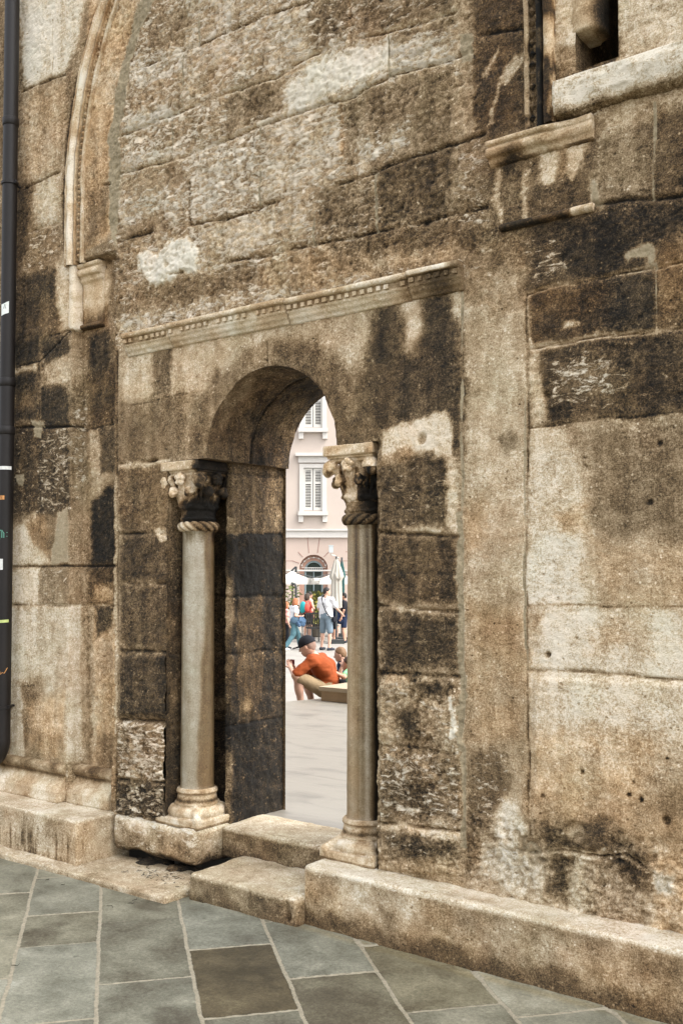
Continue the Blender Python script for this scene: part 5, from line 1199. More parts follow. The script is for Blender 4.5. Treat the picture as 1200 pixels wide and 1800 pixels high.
# ------------------------------------------------------------ cafe umbrellas
CAN = plain('white_canvas', (184, 180, 172), .85, .1, .05, 2); POLE = plain('dark_metal', (48, 52, 52), .45, .5); CANG = plain('beige_canvas', (165, 160, 150), .9, .1, .08, 4); GRN = plain('bottle_green_canvas', (54, 84, 82), .9, .1, .15, 4)
def open_umbrella(px, pytop, pyhem, hw, D, label):
    p = atD(px, pytop, D); z = p[2]; u_ = D / FOC; zh = atD(px, pyhem, D)[2]; zs_ = zh + .22
    r_ = empty('cafe_umbrella', (p[0], p[1], PGZ), YAW); tag(r_, label, 'umbrella', 'open cafe umbrellas'); V = [(0, 0, z - PGZ)]
    n = 10; ring = []
    for k in range(4):
        a = np.array([[-hw, -hw], [hw, -hw], [hw, hw], [-hw, hw]][k]); b = np.array([[hw, -hw], [hw, hw], [-hw, hw], [-hw, -hw]][k])
        for j in range(n): q = a + (b - a) * j / n; ring.append(q)
    mb = MB(); m = len(ring); rows = 6; VV = [(0, 0, z - PGZ)]; FF = []
    for i in range(1, rows + 1):
        for q in ring:
            t = i / rows; edge = abs(abs(q[0]) - abs(q[1])) / hw; VV.append((q[0] * t, q[1] * t, z - PGZ + (zs_ - z) * t - .10 * edge * t * t * 0 - .12 * math.sin(math.pi * t)))
    for q in ring: VV.append((q[0] * 1.01, q[1] * 1.01, zh - PGZ))
    for k in range(m): FF.append((0, 1 + k, 1 + (k + 1) % m))
    for i in range(rows): FF += [(1 + i * m + k, 1 + (i + 1) * m + k, 1 + (i + 1) * m + (k + 1) % m, 1 + i * m + (k + 1) % m) for k in range(m)]
    mesh_list('canopy', VV, FF, CAN, r_, True)
    mb = MB(); mb.tube([(0, 0, 0), (0, 0, z - PGZ)], .03, 8); 
    for sx in (-1, 1):
        for sy in (-1, 1): mb.tube([(0, 0, z - PGZ - .06), (sx * hw * .97, sy * hw * .97, zs_ - PGZ - .03)], .012, 5)
    mb.build('frame', POLE, r_); mb = MB(); mb.box((0, 0, .05), (.6, .6, .1)); mb.build('umbrella_foot', POLE, r_); return r_
open_umbrella(514, 1003, 1027, .98, 34.6, 'open white cafe umbrella at the left seen half behind the door jamb'); open_umbrella(592, 1003, 1027, .98, 34.6, 'open white cafe umbrella in front of the arched window')
# cantilever post with a short arm over the left umbrella
p = atD(520, 1060, 33.0); r_ = empty('cantilever_post', (p[0], p[1], PGZ), YAW); tag(r_, 'dark cantilever post with a short slanted arm above the left umbrella', 'umbrella post')
u_ = 33.0 / FOC; z_ = lambda py: atD(520, py, 33.0)[2] - PGZ
mb = MB(); mb.tube([(0, 0, 0), (0, 0, z_(1032)), (-.03, 0, z_(1027)), (-.16, 0, z_(1025))], .04, 8); mb.build('post', POLE, r_)
mb = MB(); mb.box((.0, 0, z_(1001)), (.07, .07, 10 * u_)); mb.tube([(.0, 0, z_(996)), (-.16, 0, z_(1004))], .03, 6); mb.build('arm', POLE, r_)
def closed_umbrella(px, pyt, pyb, D, wtop, mat, label, mid=None):
    p = atD(px, pyt, D); zt_ = p[2] - PGZ; zb_ = atD(px, pyb, D)[2] - PGZ; r_ = empty('closed_umbrella', (p[0], p[1], PGZ), YAW); tag(r_, label, 'umbrella')
    n, m = 48, 26; V = []
    for i in range(m + 1):
        t = i / m; z = zt_ + (zb_ - zt_) * t; w_ = wtop * (.12 + .88 * min(1, t / .38) ** .8) if t < .38 else wtop * (1.0 - .30 * sstep(.38, .46, t)) * (1 + .3 * (t - .4))
        for k in range(n):
            a = 2 * math.pi * k / n; rr_ = w_ * (1 + .22 * math.sin(8 * a + 2 * math.sin(3 * t)) + .06 * math.sin(13 * a + t * 4)); V.append((rr_ * math.cos(a), rr_ * .7 * math.sin(a), z - (.10 * math.sin(4 * a) if .34 < t < .4 else 0)))
    F = [(i * n + k, (i + 1) * n + k, (i + 1) * n + (k + 1) % n, i * n + (k + 1) % n) for i in range(m) for k in range(n)]; mesh_list('folded_canopy', V, F, mat, r_, True)
    mb = MB(); mb.tube([(0, 0, 0), (0, 0, zt_ + .06)], .03, 8); mb.box((0, 0, .06), (.5, .5, .12)); mb.build('pole', POLE, r_)
closed_umbrella(591, 981, 1068, 31.0, .19, CANG, 'closed beige parasol tied to its pole behind the standing men')
closed_umbrella(600.5, 983, 1062, 32.2, .10, GRN, 'narrow dark green closed parasol just behind the beige one')
# greenery and cafe things
LEAF = plain('olive_leaf', (92, 104, 52), .7, .3, .35, 6); LEAFY = plain('yellow_green_leaf', (176, 170, 92), .7, .3, .3, 6)
def bush(px, pyb, D, w_, h_, label, mats, seed):
    rb = random.Random(seed); p = atD(px, pyb, D); r_ = empty('potted_plant', (p[0], p[1], PGZ)); tag(r_, label, 'potted plant'); 
    mb = MB(); mb.lathe([(.16, 0), (.22, .02), (.26, .45), (.23, .46)], (0, 0, 0), 16); mb.build('pot', plain('plant_pot', (88, 82, 72), .8), r_)
    mb = MB(); 
    for i in range(9): a = rb.uniform(0, 6.28); mb.tube([(0, 0, .4), (math.cos(a) * w_ * .3, math.sin(a) * w_ * .3, .4 + h_ * .5), (math.cos(a) * w_ * .7, math.sin(a) * w_ * .7, .4 + h_ * rb.uniform(.6, .95))], [.012, .008, .003], 5)
    mb.build('stem', LEAF, r_)
    for mat in mats:
        mb = MB()
        for i in range(260):
            a = rb.uniform(0, 6.28); q = rb.random() ** .5; z = .4 + h_ * rb.random(); c = np.array([math.cos(a) * w_ * q * (.6 + .4 * math.sin(z * 5)), math.sin(a) * w_ * q, z]); d = np.array([rb.gauss(0, 1), rb.gauss(0, 1), rb.gauss(0, .6)]); d /= np.linalg.norm(d); e = np.cross(d, [rb.gauss(0, 1), rb.gauss(0, 1), rb.gauss(0, 1)]); e /= np.linalg.norm(e); L = rb.uniform(.05, .11)
            mb.add([c - d * L, c + e * L * .4, c + d * L, c - e * L * .4], [(0, 1, 2, 3)])
        mb.build('foliage', mat, r_)
bush(559, 1090, 34.2, .36, 1.15, 'yellow green potted plant in front of the arched window', [LEAF, LEAFY], 1); bush(507, 1090, 33.8, .5, 1.4, 'dark leafy potted plant under the left umbrella', [LEAF], 2)
def chair(px, pyb, D, rz, label):
    p = atD(px, pyb, D); r_ = empty('cafe_chair', (p[0], p[1], PGZ), rz); tag(r_, label, 'chair')
    WK = plain('black_wicker', (34, 32, 30), .6, .4, .2, 30)
    mb = MB(); mb.box((0, 0, .45), (.46, .46, .05)); mb.build('seat', WK, r_)
    mb = MB()
    for i in range(7): mb.box((-.21 + .07 * i, .22, .68), (.035, .02, .40))
    mb.box((0, .22, .90), (.48, .03, .05)); mb.box((0, .22, .72), (.46, .028, .03)); mb.build('backrest', WK, r_)
    for sx in (-1, 1):
        for sy in (-1, 1): mb = MB(); mb.tube([(sx * .2, sy * .2, 0), (sx * .19, sy * .19, .43)], .018, 6); mb.build('leg', POLE, r_)
        mb = MB(); mb.tube([(sx * .22, .2, .66), (sx * .24, -.18, .66), (sx * .21, -.2, .45)], .018, 6); mb.build('armrest', WK, r_)
chair(554, 1120, 31.5, YAW + .4, 'black woven cafe chair between the backpack woman and the white shirt man')
chair(517, 1110, 33.0, YAW - .8, 'black cafe chair under the left umbrella behind the walking woman')
SUNE = 0.55; SKYS = 0.15; EXPO = 2.1
# ================================================================== PEOPLE
def cloth(name, col, var=.12): return plain(name, col, .85, .2, var, 5, .003, 40)
SKIN = plain('skin_tone', (170, 130, 108), .55, .35, .06, 6); SKIN2 = plain('light_skin_tone', (182, 144, 124), .55, .35, .05, 6)
def base_pose():
    J = dict(pelvis=(0, 0, .95), waist=(0, 0, 1.08), chest=(.0, 0, 1.30), neck=(-.01, 0, 1.47), head=(.02, 0, 1.625))
    for s_, q in ((1, 'L'), (-1, 'R')):
        J.update({'hip' + q: (0, .085 * s_, .92), 'knee' + q: (.02, .095 * s_, .50), 'ank' + q: (-.02, .10 * s_, .085), 'toe' + q: (.13, .115 * s_, .03),
                  'sho' + q: (0, .175 * s_, 1.42), 'elb' + q: (-.02, .225 * s_, 1.14), 'wri' + q: (.06, .23 * s_, .90), 'hand' + q: (.10, .225 * s_, .82)})
    return J
def person(label, J, loc, rz, sc, skin, wear, h=.0125, group=None, face=None, build=1.0, headdir=None):
    """J: joints in the figure's own metres, x forward, y left; wear: list of (kind, material, options)"""
    root = empty('person', loc, rz); tag(root, label, 'person', group); J = {k: np.array(v, float) * sc for k, v in J.items()}
    P = np.array(list(J.values())); lo, hi = P.min(0) - .20, P.max(0) + .20; lo[2] = P[:, 2].min() - .06
    hd = np.array(headdir if headdir is not None else (1, 0, 0), float); hd /= np.linalg.norm(hd); sd = np.cross([0, 0, 1.], hd); sd /= np.linalg.norm(sd); ud = np.cross(hd, sd); M = [hd, sd, ud]
    HM = np.array([hd, sd, ud]).T   # columns
    Mx = [[HM[i][j] for j in range(3)] for i in range(3)]
    hc = J['head']; g = sc
    def hp(a, b, c): return hc + (hd * a + sd * b + ud * c) * g
    def torso(s, e, arms=0.0, k=.04, low=None):
        y = (J['shoL'] - J['shoR']); y /= np.linalg.norm(y); pw = (J['hipL'] - J['hipR']); pw /= np.linalg.norm(pw)
        for t in (-1, 1):
            s.cone(J['pelvis'] + pw * .065 * t * g * build, J['waist'] + pw * .055 * t * g * build, .100 * g * build + e, .092 * g * build + e, k)
            s.cone(J['waist'] + pw * .055 * t * g * build, J['chest'] + y * .075 * t * g, .092 * g * build + e, .098 * g * build + e, k)
            s.cone(J['chest'] + y * .08 * t * g, J['neck'] + y * .09 * t * g - np.array([0, 0, .055]) * g, .095 * g + e, .055 * g + e, k)
        s.cone(J['shoL'], J['shoR'], .052 * g + e, .052 * g + e, k)
    s = SDF(lo, hi, h)
    torso(s, 0); s.cone(J['neck'] - (J['neck'] - J['chest']) * .2, hc - ud * .06 * g, .056 * g, .050 * g, .02)
    s.ell(hc, (.098 * g, .075 * g, .118 * g), .015, Mx); s.ell(hp(.035, 0, -.07), (.055 * g, .052 * g, .05 * g), .02, Mx)
    s.cone(hp(.088, 0, .015), hp(.108, 0, -.028), .010 * g, .014 * g, .010); s.ell(hp(.082, 0, -.062), (.020 * g, .026 * g, .010 * g), .008, Mx)
    for q, t in (('L', 1), ('R', -1)):
        s.ell(hp(-.005, .076 * t, -.005), (.020 * g, .010 * g, .032 * g), .004, Mx); s.ell(hp(.088, .030 * t, .022), (.012 * g, .018 * g, .009 * g), .006, Mx, op='s')
        s.cone(J['hip' + q], J['knee' + q], .088 * g * build, .056 * g, .03); s.cone(J['knee' + q], J['ank' + q], .054 * g, .036 * g, .02)
        mid = J['knee' + q] * .68 + J['ank' + q] * .32; s.ell(mid, (.052 * g, .05 * g, .10 * g), .03)
        s.cone(J['ank' + q], J['toe' + q], .036 * g, .028 * g, .02)
        s.cone(J['sho' + q], J['elb' + q], .050 * g, .039 * g, .03); s.cone(J['elb' + q], J['wri' + q], .038 * g, .026 * g, .015)
        w_, e_ = J['wri' + q], J['hand' + q]; d = e_ - w_; L = np.linalg.norm(d); d /= L; a_ = np.cross(d, [0, 0, 1.]) if abs(d[2]) < .8 else np.cross(d, [0, 1., 0]); a_ /= np.linalg.norm(a_); b_ = np.cross(a_, d)
        s.cone(w_, w_ + d * L * .9, .026 * g, .030 * g, .01)
        for i in range(4):
            r0 = w_ + d * L * .95 + a_ * (i - 1.5) * .019 * g; ln = (.070, .080, .075, .058)[i] * g; m1 = r0 + d * ln * .55 + b_ * .008; s.cone(r0, m1, .0095 * g, .0088 * g, .003); s.cone(m1, m1 + (d * .35 + b_ * .3) * ln, .0088 * g, .0075 * g, .002)
        r0 = w_ + d * L * .35 + a_ * (-.03 * g); s.cone(r0, r0 + (d * .8 - a_ * .7) * .045 * g, .012 * g, .010 * g, .004); 
    s.build('body', skin, root)
    for kind, mat, o in wear:
        if kind == 'shirt':
            s = SDF(lo, hi, h); torso(s, .016 * g, k=.05)
            sl = o.get('sleeve', .62)
            if sl > 0:
                for q in 'LR':
                    t = min(sl, 1.0); s.cone(J['sho' + q], J['sho' + q] + (J['elb' + q] - J['sho' + q]) * t, .066 * g, (.062 if sl < 1 else .05) * g, .03)
                    if sl > 1: s.cone(J['elb' + q], J['elb' + q] + (J['wri' + q] - J['elb' + q]) * (sl - 1), .05 * g, .038 * g, .02)
            if 'belly' in o: s.ell(J['waist'] + np.array([.05, 0, .02]) * g, (.13 * g, .15 * g, .16 * g), .05)
            hem = o.get('hem', 0.0) * g; ax_ = J['waist'] - J['pelvis']; ax_ /= np.linalg.norm(ax_); s.noise(.009, 6, 3, zf=2.2); s.noise(.003, 16, 2)
            s.plane(-ax_, -(ax_ @ (J['pelvis'] + ax_ * hem))); nk = J['neck'] - J['chest']; nk /= np.linalg.norm(nk); s.cone(J['neck'] + nk * .035 * g, hc - ud * .05 * g, .066 * g, .085 * g, .006, op='s')
            if sl == 0:
                for q, t in (('L', 1), ('R', -1)): s.cone(J['sho' + q] + (J['sho' + q] - J['sho' + ('R' if q == 'L' else 'L')]) * .1, J['sho' + q], .06 * g, .06 * g, .01, op='s')
            s.build('shirt', mat, root)
        if kind in ('shorts', 'trousers'):
            s = SDF(lo, hi, h); e = .018 * g; pw = (J['hipL'] - J['hipR']); pw /= np.linalg.norm(pw)
            for t in (-1, 1): s.cone(J['pelvis'] + pw * .06 * t * g * build, J['waist'] + pw * .05 * t * g * build, .102 * g * build + e, .094 * g * build + e, .03)
            for q in 'LR':
                f = o.get('len', .85); K = J['hip' + q] + (J['knee' + q] - J['hip' + q]) * min(1, f); s.cone(J['hip' + q], K, .094 * g * build, o.get('w', .086) * g, .008)
                if kind == 'trousers': s.cone(J['knee' + q], J['knee' + q] + (J['ank' + q] - J['knee' + q]) * o.get('shin', .93), .078 * g, o.get('cuff', .062) * g, .03)
                elif f > 1: s.cone(K, K + (J['ank' + q] - J['knee' + q]) * (f - 1), o.get('w', .086) * g, o.get('w', .086) * g, .02)
            ax_ = J['waist'] - J['pelvis']; ax_ /= np.linalg.norm(ax_); s.plane(ax_, ax_ @ J['waist']); s.noise(.004, 10, 3)
            if kind == 'shorts':       # cut each leg square across, leaving a hem edge
                pass
            s.build(kind, mat, root)
        if kind == 'shoes':
            for q in 'LR':
                a, t = J['ank' + q], J['toe' + q]; s = SDF(np.minimum(a, t) - .12, np.maximum(a, t) + .12, .010); d = t - a; d[2] = 0; d /= np.linalg.norm(d) + 1e-9; hl = a - d * .045 * g; hl = np.array([hl[0], hl[1], t[2] + .012])
                s.cone(hl, t + d * .02, .042 * g, .036 * g, .02); s.cone(a - np.array([0, 0, .02]), t * .5 + a * .5, .044 * g, .038 * g, .02); s.plane((0, 0, -1), -(t[2] - .026 * g)); s.plane((0, 0, 1), a[2] + .01)
                s.build('shoe', mat, root)
        if kind == 'hair':
            s = SDF(hc - .22 * g, hc + .20 * g, .009); st_ = o.get('style', 'short')
            s.ell(hp(-.008, 0, .018), (.104 * g, .081 * g, .119 * g), .01, Mx)
            if st_ == 'bob':
                for t in (-1, 1): s.ell(hp(-.025, .055 * t, -.055), (.075 * g, .042 * g, .085 * g), .03, Mx)
                s.ell(hp(-.06, 0, -.05), (.06 * g, .08 * g, .09 * g), .03, Mx); s.box(tuple(hp(.0, 0, 0) * 0 - 9), tuple(hp(0, 0, 0) * 0 - 8.9))
                s.ell(hp(.10, 0, -.055), (.085 * g, .062 * g, .095 * g), .01, Mx, op='s')
            elif st_ == 'bun': s.ell(hp(-.10, 0, .05), (.04 * g, .045 * g, .045 * g), .01, Mx); s.ell(hp(.105, 0, -.05), (.09 * g, .066 * g, .10 * g), .01, Mx, op='s'); s.plane(-ud, -(ud @ hp(0, 0, -.06)))
            else: s.ell(hp(.115, 0, -.045), (.105 * g, .07 * g, .10 * g), .01, Mx, op='s'); s.plane(-(ud * 1 + hd * -.9), -((ud * 1 + hd * -.9) @ hp(-.0, 0, o.get('low', -.025))))
            s.noise(.003, 30, 3); s.build('hair', mat, root)
        if kind == 'cap':
            s = SDF(hc - .25 * g, hc + .25 * g, .008); s.ell(hp(-.006, 0, .030), (.112 * g, .089 * g, .106 * g), .01, Mx); s.plane(-(ud + hd * .15), -((ud + hd * .15) @ hp(0, 0, .012)))
            s2 = s; s.ell(hp(.125, 0, .022), (.070 * g, .062 * g, .009 * g), .006, Mx); s.build('cap', mat, root)
        if kind == 'mesh': o(root, J, g, mat)
    return root
def head_dir(phi): return RT * math.cos(phi) + FH * math.sin(phi)
def heading(phi): d = head_dir(phi); return math.atan2(d[1], d[0])
HR_BR = plain('brown_hair', (58, 44, 34), .6, .3, .25, 60); HR_AU = plain('auburn_hair', (140, 88, 56), .6, .3, .25, 60); HR_DK = plain('dark_hair', (34, 30, 28), .6, .3, .25, 60); HR_SA = plain('sandy_hair', (112, 86, 62), .7, .3, .25, 70)
WHC = cloth('white_cotton', (196, 195, 196), .04); BLC = cloth('black_cloth', (26, 27, 32)); NAV = cloth('navy_cloth', (26, 36, 58)); BLK_SH = plain('dark_shoe', (34, 38, 46), .6); WSH = plain('white_shoe', (220, 218, 212), .6)
def stander(px, pyf, pyt, phi):
    D = (CAM[2] - PGZ) / (-(ray(px, pyf)[2])); p = atD(px, pyf, D); hgt = (pyf - pyt) / FOC * D; return (p[0], p[1], PGZ), heading(phi), hgt / 1.75
# the walking woman
J = base_pose(); J.update(kneeL=(.20, .09, .52), ankL=(.28, .10, .10), toeL=(.42, .10, .05), kneeR=(-.06, -.09, .50), ankR=(-.34, -.09, .12), toeR=(-.22, -.10, .03), elbR=(-.03, -.23, 1.16), wriR=(.20, -.18, 1.12), handR=(.28, -.14, 1.14), elbL=(.0, .23, 1.16), wriL=(.2, .16, 1.1), handL=(.27, .12, 1.12), chest=(.03, 0, 1.3), neck=(.03, 0, 1.46), head=(.07, 0, 1.61))
def jacket(root, J, g, mat):
    s = SDF(np.array([-.25, -.36, .62]) * g, np.array([.42, -.02, 1.2]) * g, .011); c = J['wriR']; s.ell(c + np.array([.0, -.05, -.12]) * g, (.11 * g, .07 * g, .16 * g), .03); s.ell(c + np.array([-.10, -.05, -.20]) * g, (.10 * g, .06 * g, .14 * g), .03); s.ell(c + np.array([.07, -.05, -.20]) * g, (.06 * g, .05 * g, .13 * g), .03); s.noise(.022, 11, 3); s.build('denim_jacket', mat, root)
    s = SDF(np.array([-.35, -.36, .62]) * g, np.array([.25, -.02, 1.2]) * g, .011); s.ell(J['waist'] + np.array([-.06, -.21, -.07]) * g, (.15 * g, .06 * g, .12 * g), .02); s.noise(.005, 10, 2); s.build('shoulder_bag', cloth('slate_bag', (62, 82, 98)), root)
    mb = MB(); mb.tube([J['waist'] + np.array([-.12, -.22, 0]) * g, J['shoR'] + np.array([0, -.01, .075]) * g, J['waist'] + np.array([.06, -.22, .0]) * g], .008, 6); mb.build('bag_strap', cloth('slate_strap', (62, 82, 98)), root)
l, r_, sc = stander(516, 1143, 1051, R(25))
person('walking woman with auburn bob, white top, teal trousers and a denim jacket over her arm', J, l, r_, sc, SKIN2, [('shirt', WHC, dict(sleeve=.55, hem=-.06)), ('trousers', cloth('teal_trousers', (74, 104, 112)), dict(w=.095, cuff=.075)), ('shoes', WSH, {}), ('hair', HR_AU, dict(style='bob')), ('mesh', cloth('light_denim', (66, 88, 112), .35), jacket)])
# woman with the backpack
J = base_pose(); J.update(elbR=(-.10, -.33, 1.20), wriR=(.06, -.24, 1.06), handR=(.13, -.18, 1.04), elbL=(-.10, .33, 1.20), wriL=(.06, .24, 1.06), handL=(.13, .18, 1.04))
def backpack(root, J, g, mat):
    s = SDF(np.array([-.42, -.22, .95]) * g, np.array([.05, .22, 1.55]) * g, .011); s.ell(np.array([-.20, .06, 1.25]) * g, (.11 * g, .13 * g, .21 * g), .03); s.ell(np.array([-.17, .10, 1.14]) * g, (.12 * g, .09 * g, .12 * g), .03); s.build('backpack', mat, root)
    s = SDF(np.array([-.42, -.26, .95]) * g, np.array([.05, .22, 1.55]) * g, .011); s.ell(np.array([-.18, -.09, 1.24]) * g, (.10 * g, .09 * g, .185 * g), .02); s.build('backpack_pocket', cloth('coral_nylon', (206, 84, 72)), root)
    for t in (-1, 1):
        mb = MB(); mb.tube([np.array([-.10, t * .10, 1.40]) * g, np.array([.0, t * .12, 1.50]) * g, np.array([.10, t * .13, 1.38]) * g, np.array([.09, t * .14, 1.2]) * g, np.array([-.08, t * .15, 1.1]) * g], .012, 6); mb.build('backpack_strap', mat, root)
l, r_, sc = stander(540, 1127, 1043, R(62))
person('woman seen from behind with a teal and coral backpack and black shorts', J, l, r_, sc, SKIN2, [('shirt', cloth('coral_top', (196, 92, 80)), dict(sleeve=0, hem=.05)), ('shorts', BLC, dict(len=.55, w=.10)), ('shoes', BLK_SH, {}), ('hair', HR_BR, dict(style='bob')), ('mesh', cloth('teal_nylon', (46, 142, 146)), backpack)], headdir=(.75, -.65, 0))
l, r_, sc = stander(543.5, 1123, 1040, R(20))
person('dark haired person in profile standing just beyond the backpack woman', base_pose(), l, r_, sc, SKIN, [('shirt', cloth('pale_pink_shirt', (214, 176, 160)), dict(sleeve=.6)), ('shorts', BLC, dict(len=.8)), ('shoes', BLK_SH, {}), ('hair', HR_DK, dict(style='bun'))], h=.015)
# big man in white
J = base_pose(); J.update(shoL=(0, .21, 1.42), shoR=(0, -.21, 1.42), elbR=(.12, -.30, 1.16), wriR=(.33, -.30, 1.02), handR=(.42, -.28, .95), elbL=(.02, .29, 1.15), wriL=(.2, .26, 1.0), handL=(.28, .22, .97), head=(.03, 0, 1.63), kneeL=(.03, .14, .5), kneeR=(.0, -.14, .5), ankL=(-.02, .15, .085), ankR=(-.06, -.16, .085), toeL=(.13, .17, .03), toeR=(.09, -.18, .03))
def strap(root, J, g, mat):
    mb = MB(); mb.tube([np.array(p) * g for p in ((.02, .09, 1.53), (-.11, .07, 1.46), (-.165, -.02, 1.28), (-.16, -.12, 1.08), (-.10, -.205, .95), (.02, -.24, .90))], .014, 6); mb.build('bag_strap', mat, root)
    s = SDF(np.array([-.1, -.36, .76]) * g, np.array([.2, -.15, 1.0]) * g, .011); s.box(np.array([-.04, -.30, .80]) * g, np.array([.14, -.23, .94]) * g, .02); s.build('sling_bag', mat, root)
l, r_, sc = stander(573, 1143, 1033, R(52))
person('big man in white t-shirt and blue grey shorts, black strap across his back', J, l, r_, sc, SKIN2, [('shirt', WHC, dict(sleeve=.75, hem=-.07, belly=1)), ('shorts', cloth('blue_grey_denim', (104, 118, 128)), dict(len=.92, w=.088)), ('shoes', BLK_SH, {}), ('hair', HR_DK, dict(style='short', low=-.01)), ('mesh', BLC, strap)], build=1.2, headdir=(.72, -.7, 0))
# young man in black
J = base_pose(); J.update(kneeL=(.05, .1, .5), ankL=(.10, .1, .085), toeL=(.25, .12, .03), elbR=(.03, -.25, 1.14), wriR=(.25, -.20, 1.16), handR=(.33, -.18, 1.18), elbL=(.05, .24, 1.15), wriL=(.27, .18, 1.15), handL=(.35, .16, 1.17), head=(.05, 0, 1.61))
l, r_, sc = stander(585, 1128, 1043, R(25))
person('young man in black t-shirt and black shorts looking right beside the closed parasol', J, l, r_, sc, SKIN, [('shirt', BLC, dict(sleeve=.7, hem=-.02)), ('shorts', BLC, dict(len=.9, w=.10)), ('shoes', BLK_SH, {}), ('hair', HR_BR, dict(style='short', low=.0))])
l, r_, sc = stander(592, 1124, 1041, R(10))
person('dark haired man in a pale shirt half hidden behind the young man in black', base_pose(), l, r_, sc, SKIN2, [('shirt', cloth('pale_grey_shirt', (206, 200, 198)), dict(sleeve=.7)), ('shorts', cloth('stone_shorts', (170, 160, 148)), {}), ('shoes', BLK_SH, {}), ('hair', HR_DK, dict(style='short'))], h=.015)
J = base_pose(); J.update(elbR=(.1, -.26, 1.15), wriR=(.3, -.2, 1.2), handR=(.38, -.18, 1.22))
def carry(root, J, g, mat):
    s = SDF(np.array([-.2, -.2, .60]) * g, np.array([.55, .5, 1.25]) * g, .012); s.ell(np.array([.22, .12, .98]) * g, (.14 * g, .12 * g, .22 * g), .04); s.ell(np.array([.16, .12, .80]) * g, (.16 * g, .12 * g, .14 * g), .04); s.noise(.015, 9, 3); s.build('held_coat', mat, root)
l, r_, sc = stander(605, 1130, 1042, R(170))
person('dark haired person holding a navy coat, partly behind the right column', J, l, r_, sc, SKIN, [('shirt', BLC, dict(sleeve=.7)), ('shorts', NAV, dict(len=.8)), ('shoes', BLK_SH, {}), ('hair', HR_DK, dict(style='short')), ('mesh', NAV, carry)])
l, r_, sc = stander(502.5, 1140, 1058, R(15))
person('person in a pink top mostly hidden behind the dark door jamb', base_pose(), l, r_, sc, SKIN2, [('shirt', cloth('dusty_pink', (206, 150, 140)), dict(sleeve=.6)), ('trousers', BLC, {}), ('shoes', BLK_SH, {}), ('hair', HR_AU, dict(style='bob'))], h=.015)
# ------------------------------------------------------------ seated group: joints found on the platform edge
def seated(label, org, pts, sc, skin, wear, hd, build=1.0, h=.009):
    o = np.array(org, float); J = {k: (atD(*v) - o) / sc for k, v in pts.items()}
    return person(label, J, tuple(o), 0.0, sc, skin, wear, h=h, headdir=hd, build=build)
pts = dict(pelvis=(571, 1209, 12.0), waist=(577, 1194, 12.02), chest=(569, 1173, 11.98), neck=(552, 1152, 11.95), head=(540, 1136, 11.92),
           shoL=(548, 1162, 11.78), shoR=(566, 1158, 12.14), elbL=(518, 1187, 11.70), wriL=(511, 1175, 11.83), handL=(509, 1168, 11.92), elbR=(540, 1184, 12.2), wriR=(520, 1177, 12.12), handR=(514, 1171, 12.05),
           hipL=(566, 1211, 11.90), hipR=(574, 1209, 12.10), kneeL=(523, 1190, 11.72), ankL=(530, 1246, 11.80), toeL=(514, 1255, 11.78), kneeR=(538, 1190, 12.22), ankR=(549, 1240, 12.25), toeR=(533, 1246, 12.25))
o_ = atD(571, 1209, 12.0); o_[2] = .03
def gadget(root, J, g, mat):
    mb = MB(); c = (J['handL'] + J['handR']) / 2 + np.array([0, 0, .04]); mb.box(tuple(c), (.085, .03, .06)); mb.build('held_camera', mat, root)
hd = -RT * .92 + FH * .30 - UP * .30
person_m = seated('seated man in rust orange t-shirt, khaki shorts and black cap, hunched with elbows on knees', o_, pts, 1.0, SKIN2, [('shirt', cloth('rust_orange_cotton', (128, 60, 26), .12), dict(sleeve=.85, hem=-.035)), ('shorts', cloth('khaki_cotton', (130, 112, 86)), dict(len=.92, w=.074)), ('shoes', WSH, {}), ('hair', plain('grey_stubble', (128, 104, 92), .8), dict(style='short', low=-.005)), ('cap', BLC, {}), ('mesh', plain('dark_red_gadget', (96, 34, 34), .4), gadget)], hd)
k = .76
pts = dict(pelvis=(613, 1203, 12.75), waist=(613, 1190, 12.75), chest=(611, 1176, 12.72), neck=(606, 1163, 12.7), head=(598, 1151, 12.66), shoL=(600, 1170, 12.6), shoR=(617, 1169, 12.82), elbL=(596, 1186, 12.5), wriL=(602, 1170, 12.5), handL=(603, 1163, 12.55), elbR=(607, 1190, 12.95), wriR=(600, 1186, 13.0), handR=(597, 1184, 13.0),
           hipL=(611, 1205, 12.65), hipR=(616, 1205, 12.85), kneeL=(592, 1193, 12.6), ankL=(596, 1228, 12.65), toeL=(587, 1236, 12.65), kneeR=(596, 1193, 12.95), ankR=(600, 1228, 12.95), toeR=(591, 1236, 12.95))
o_ = atD(613, 1203, 12.75); o_[2] = .03
seated('sandy haired boy in a navy top resting his cheek on his hand behind the man', o_, pts, k, SKIN2, [('shirt', NAV, dict(sleeve=.6)), ('shorts', BLC, dict(len=.9)), ('shoes', WSH, {}), ('hair', HR_SA, dict(style='short', low=.0))], -RT * .95 + FH * .15 - UP * .15, h=.009)
pts = {q: (v[0] + (14 if q not in ('elbL', 'wriL', 'handL') else 4), v[1] + 17, v[2] - .38) for q, v in pts.items()}; pts.update(elbL=(604, 1190, 12.0), wriL=(592, 1184, 12.0), handL=(587, 1181, 12.02), shoL=(612, 1184, 12.15))
o_ = atD(622, 1212, 12.4); o_[2] = .03
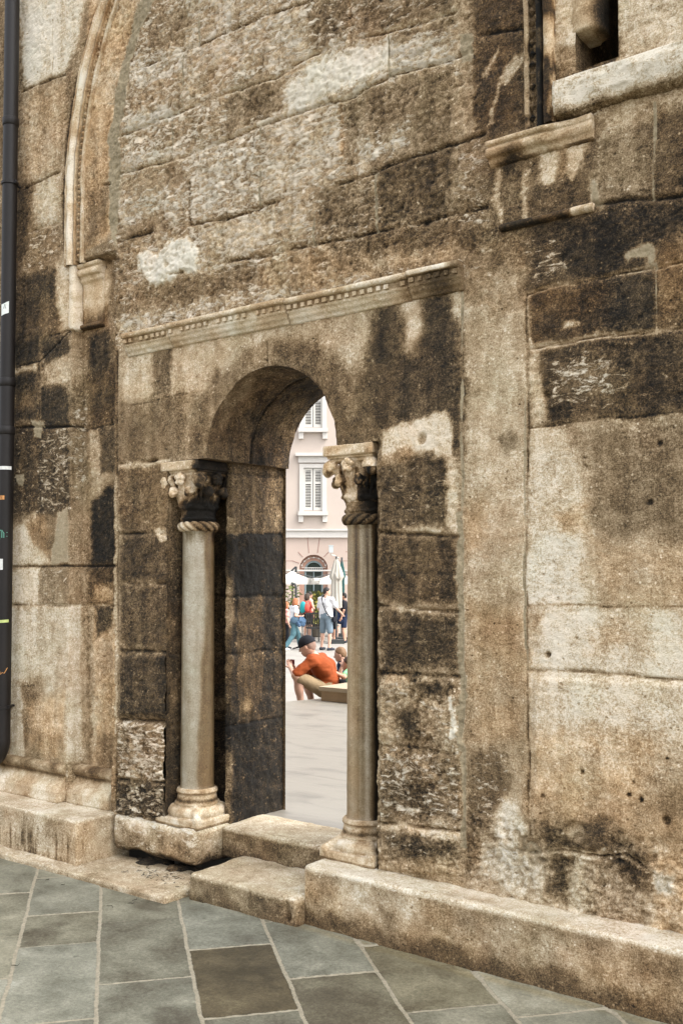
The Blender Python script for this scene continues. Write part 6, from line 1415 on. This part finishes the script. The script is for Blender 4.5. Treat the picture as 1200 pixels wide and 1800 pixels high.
seated('child in a green patterned top seated beside the boy, mostly behind the column', o_, pts, k, SKIN, [('shirt', cloth('green_print', (120, 176, 132), .5), dict(sleeve=.6)), ('shorts', BLC, dict(len=.9)), ('shoes', WSH, {}), ('hair', HR_BR, dict(style='short', low=.0))], -RT * .95 + FH * .15, h=.010)
# ================================================================== CAMERA, LIGHT, SKY
cd = bpy.data.cameras.new('camera'); co = bpy.data.objects.new('camera', cd); COL.objects.link(co)
cd.sensor_fit = 'VERTICAL'; cd.sensor_height = 36; cd.sensor_width = 24; cd.lens = FOC / 1800 * 36; cd.shift_y = SHIFT / 1800; cd.clip_end = 500; cd.clip_start = .05
import mathutils
co.matrix_world = mathutils.Matrix(((RT[0], UP[0], -FW[0], CAM[0]), (RT[1], UP[1], -FW[1], CAM[1]), (RT[2], UP[2], -FW[2], CAM[2]), (0, 0, 0, 1)))
SC.camera = co
SUN_AZ = np.array([.955, .295]); EL = R(52)
sd_ = bpy.data.lights.new('sun', 'SUN'); sd_.energy = SUNE; sd_.angle = R(14); sd_.color = (1, .95, .87); so = bpy.data.objects.new('sun', sd_); COL.objects.link(so)
dirv = mathutils.Vector((SUN_AZ[0] * math.cos(EL), SUN_AZ[1] * math.cos(EL), math.sin(EL))); so.rotation_euler = dirv.to_track_quat('Z', 'Y').to_euler()
w_ = bpy.data.worlds.new('World'); SC.world = w_; w_.use_nodes = True; nt = w_.node_tree; sky = nt.nodes.new('ShaderNodeTexSky'); sky.sky_type = 'NISHITA'; sky.sun_disc = False; sky.sun_elevation = EL; sky.sun_rotation = math.atan2(SUN_AZ[0], SUN_AZ[1]); sky.dust_density = 4; sky.air_density = 1.0; sky.ozone_density = .6
hs = nt.nodes.new('ShaderNodeHueSaturation'); hs.inputs['Saturation'].default_value = .22; nt.links.new(sky.outputs[0], hs.inputs['Color'])
nt.links.new(hs.outputs[0], nt.nodes['Background'].inputs[0]); nt.nodes['Background'].inputs[1].default_value = SKYS
SC.view_settings.view_transform = 'Standard'; SC.view_settings.look = 'None'; SC.view_settings.exposure = EXPO; SC.view_settings.gamma = 1
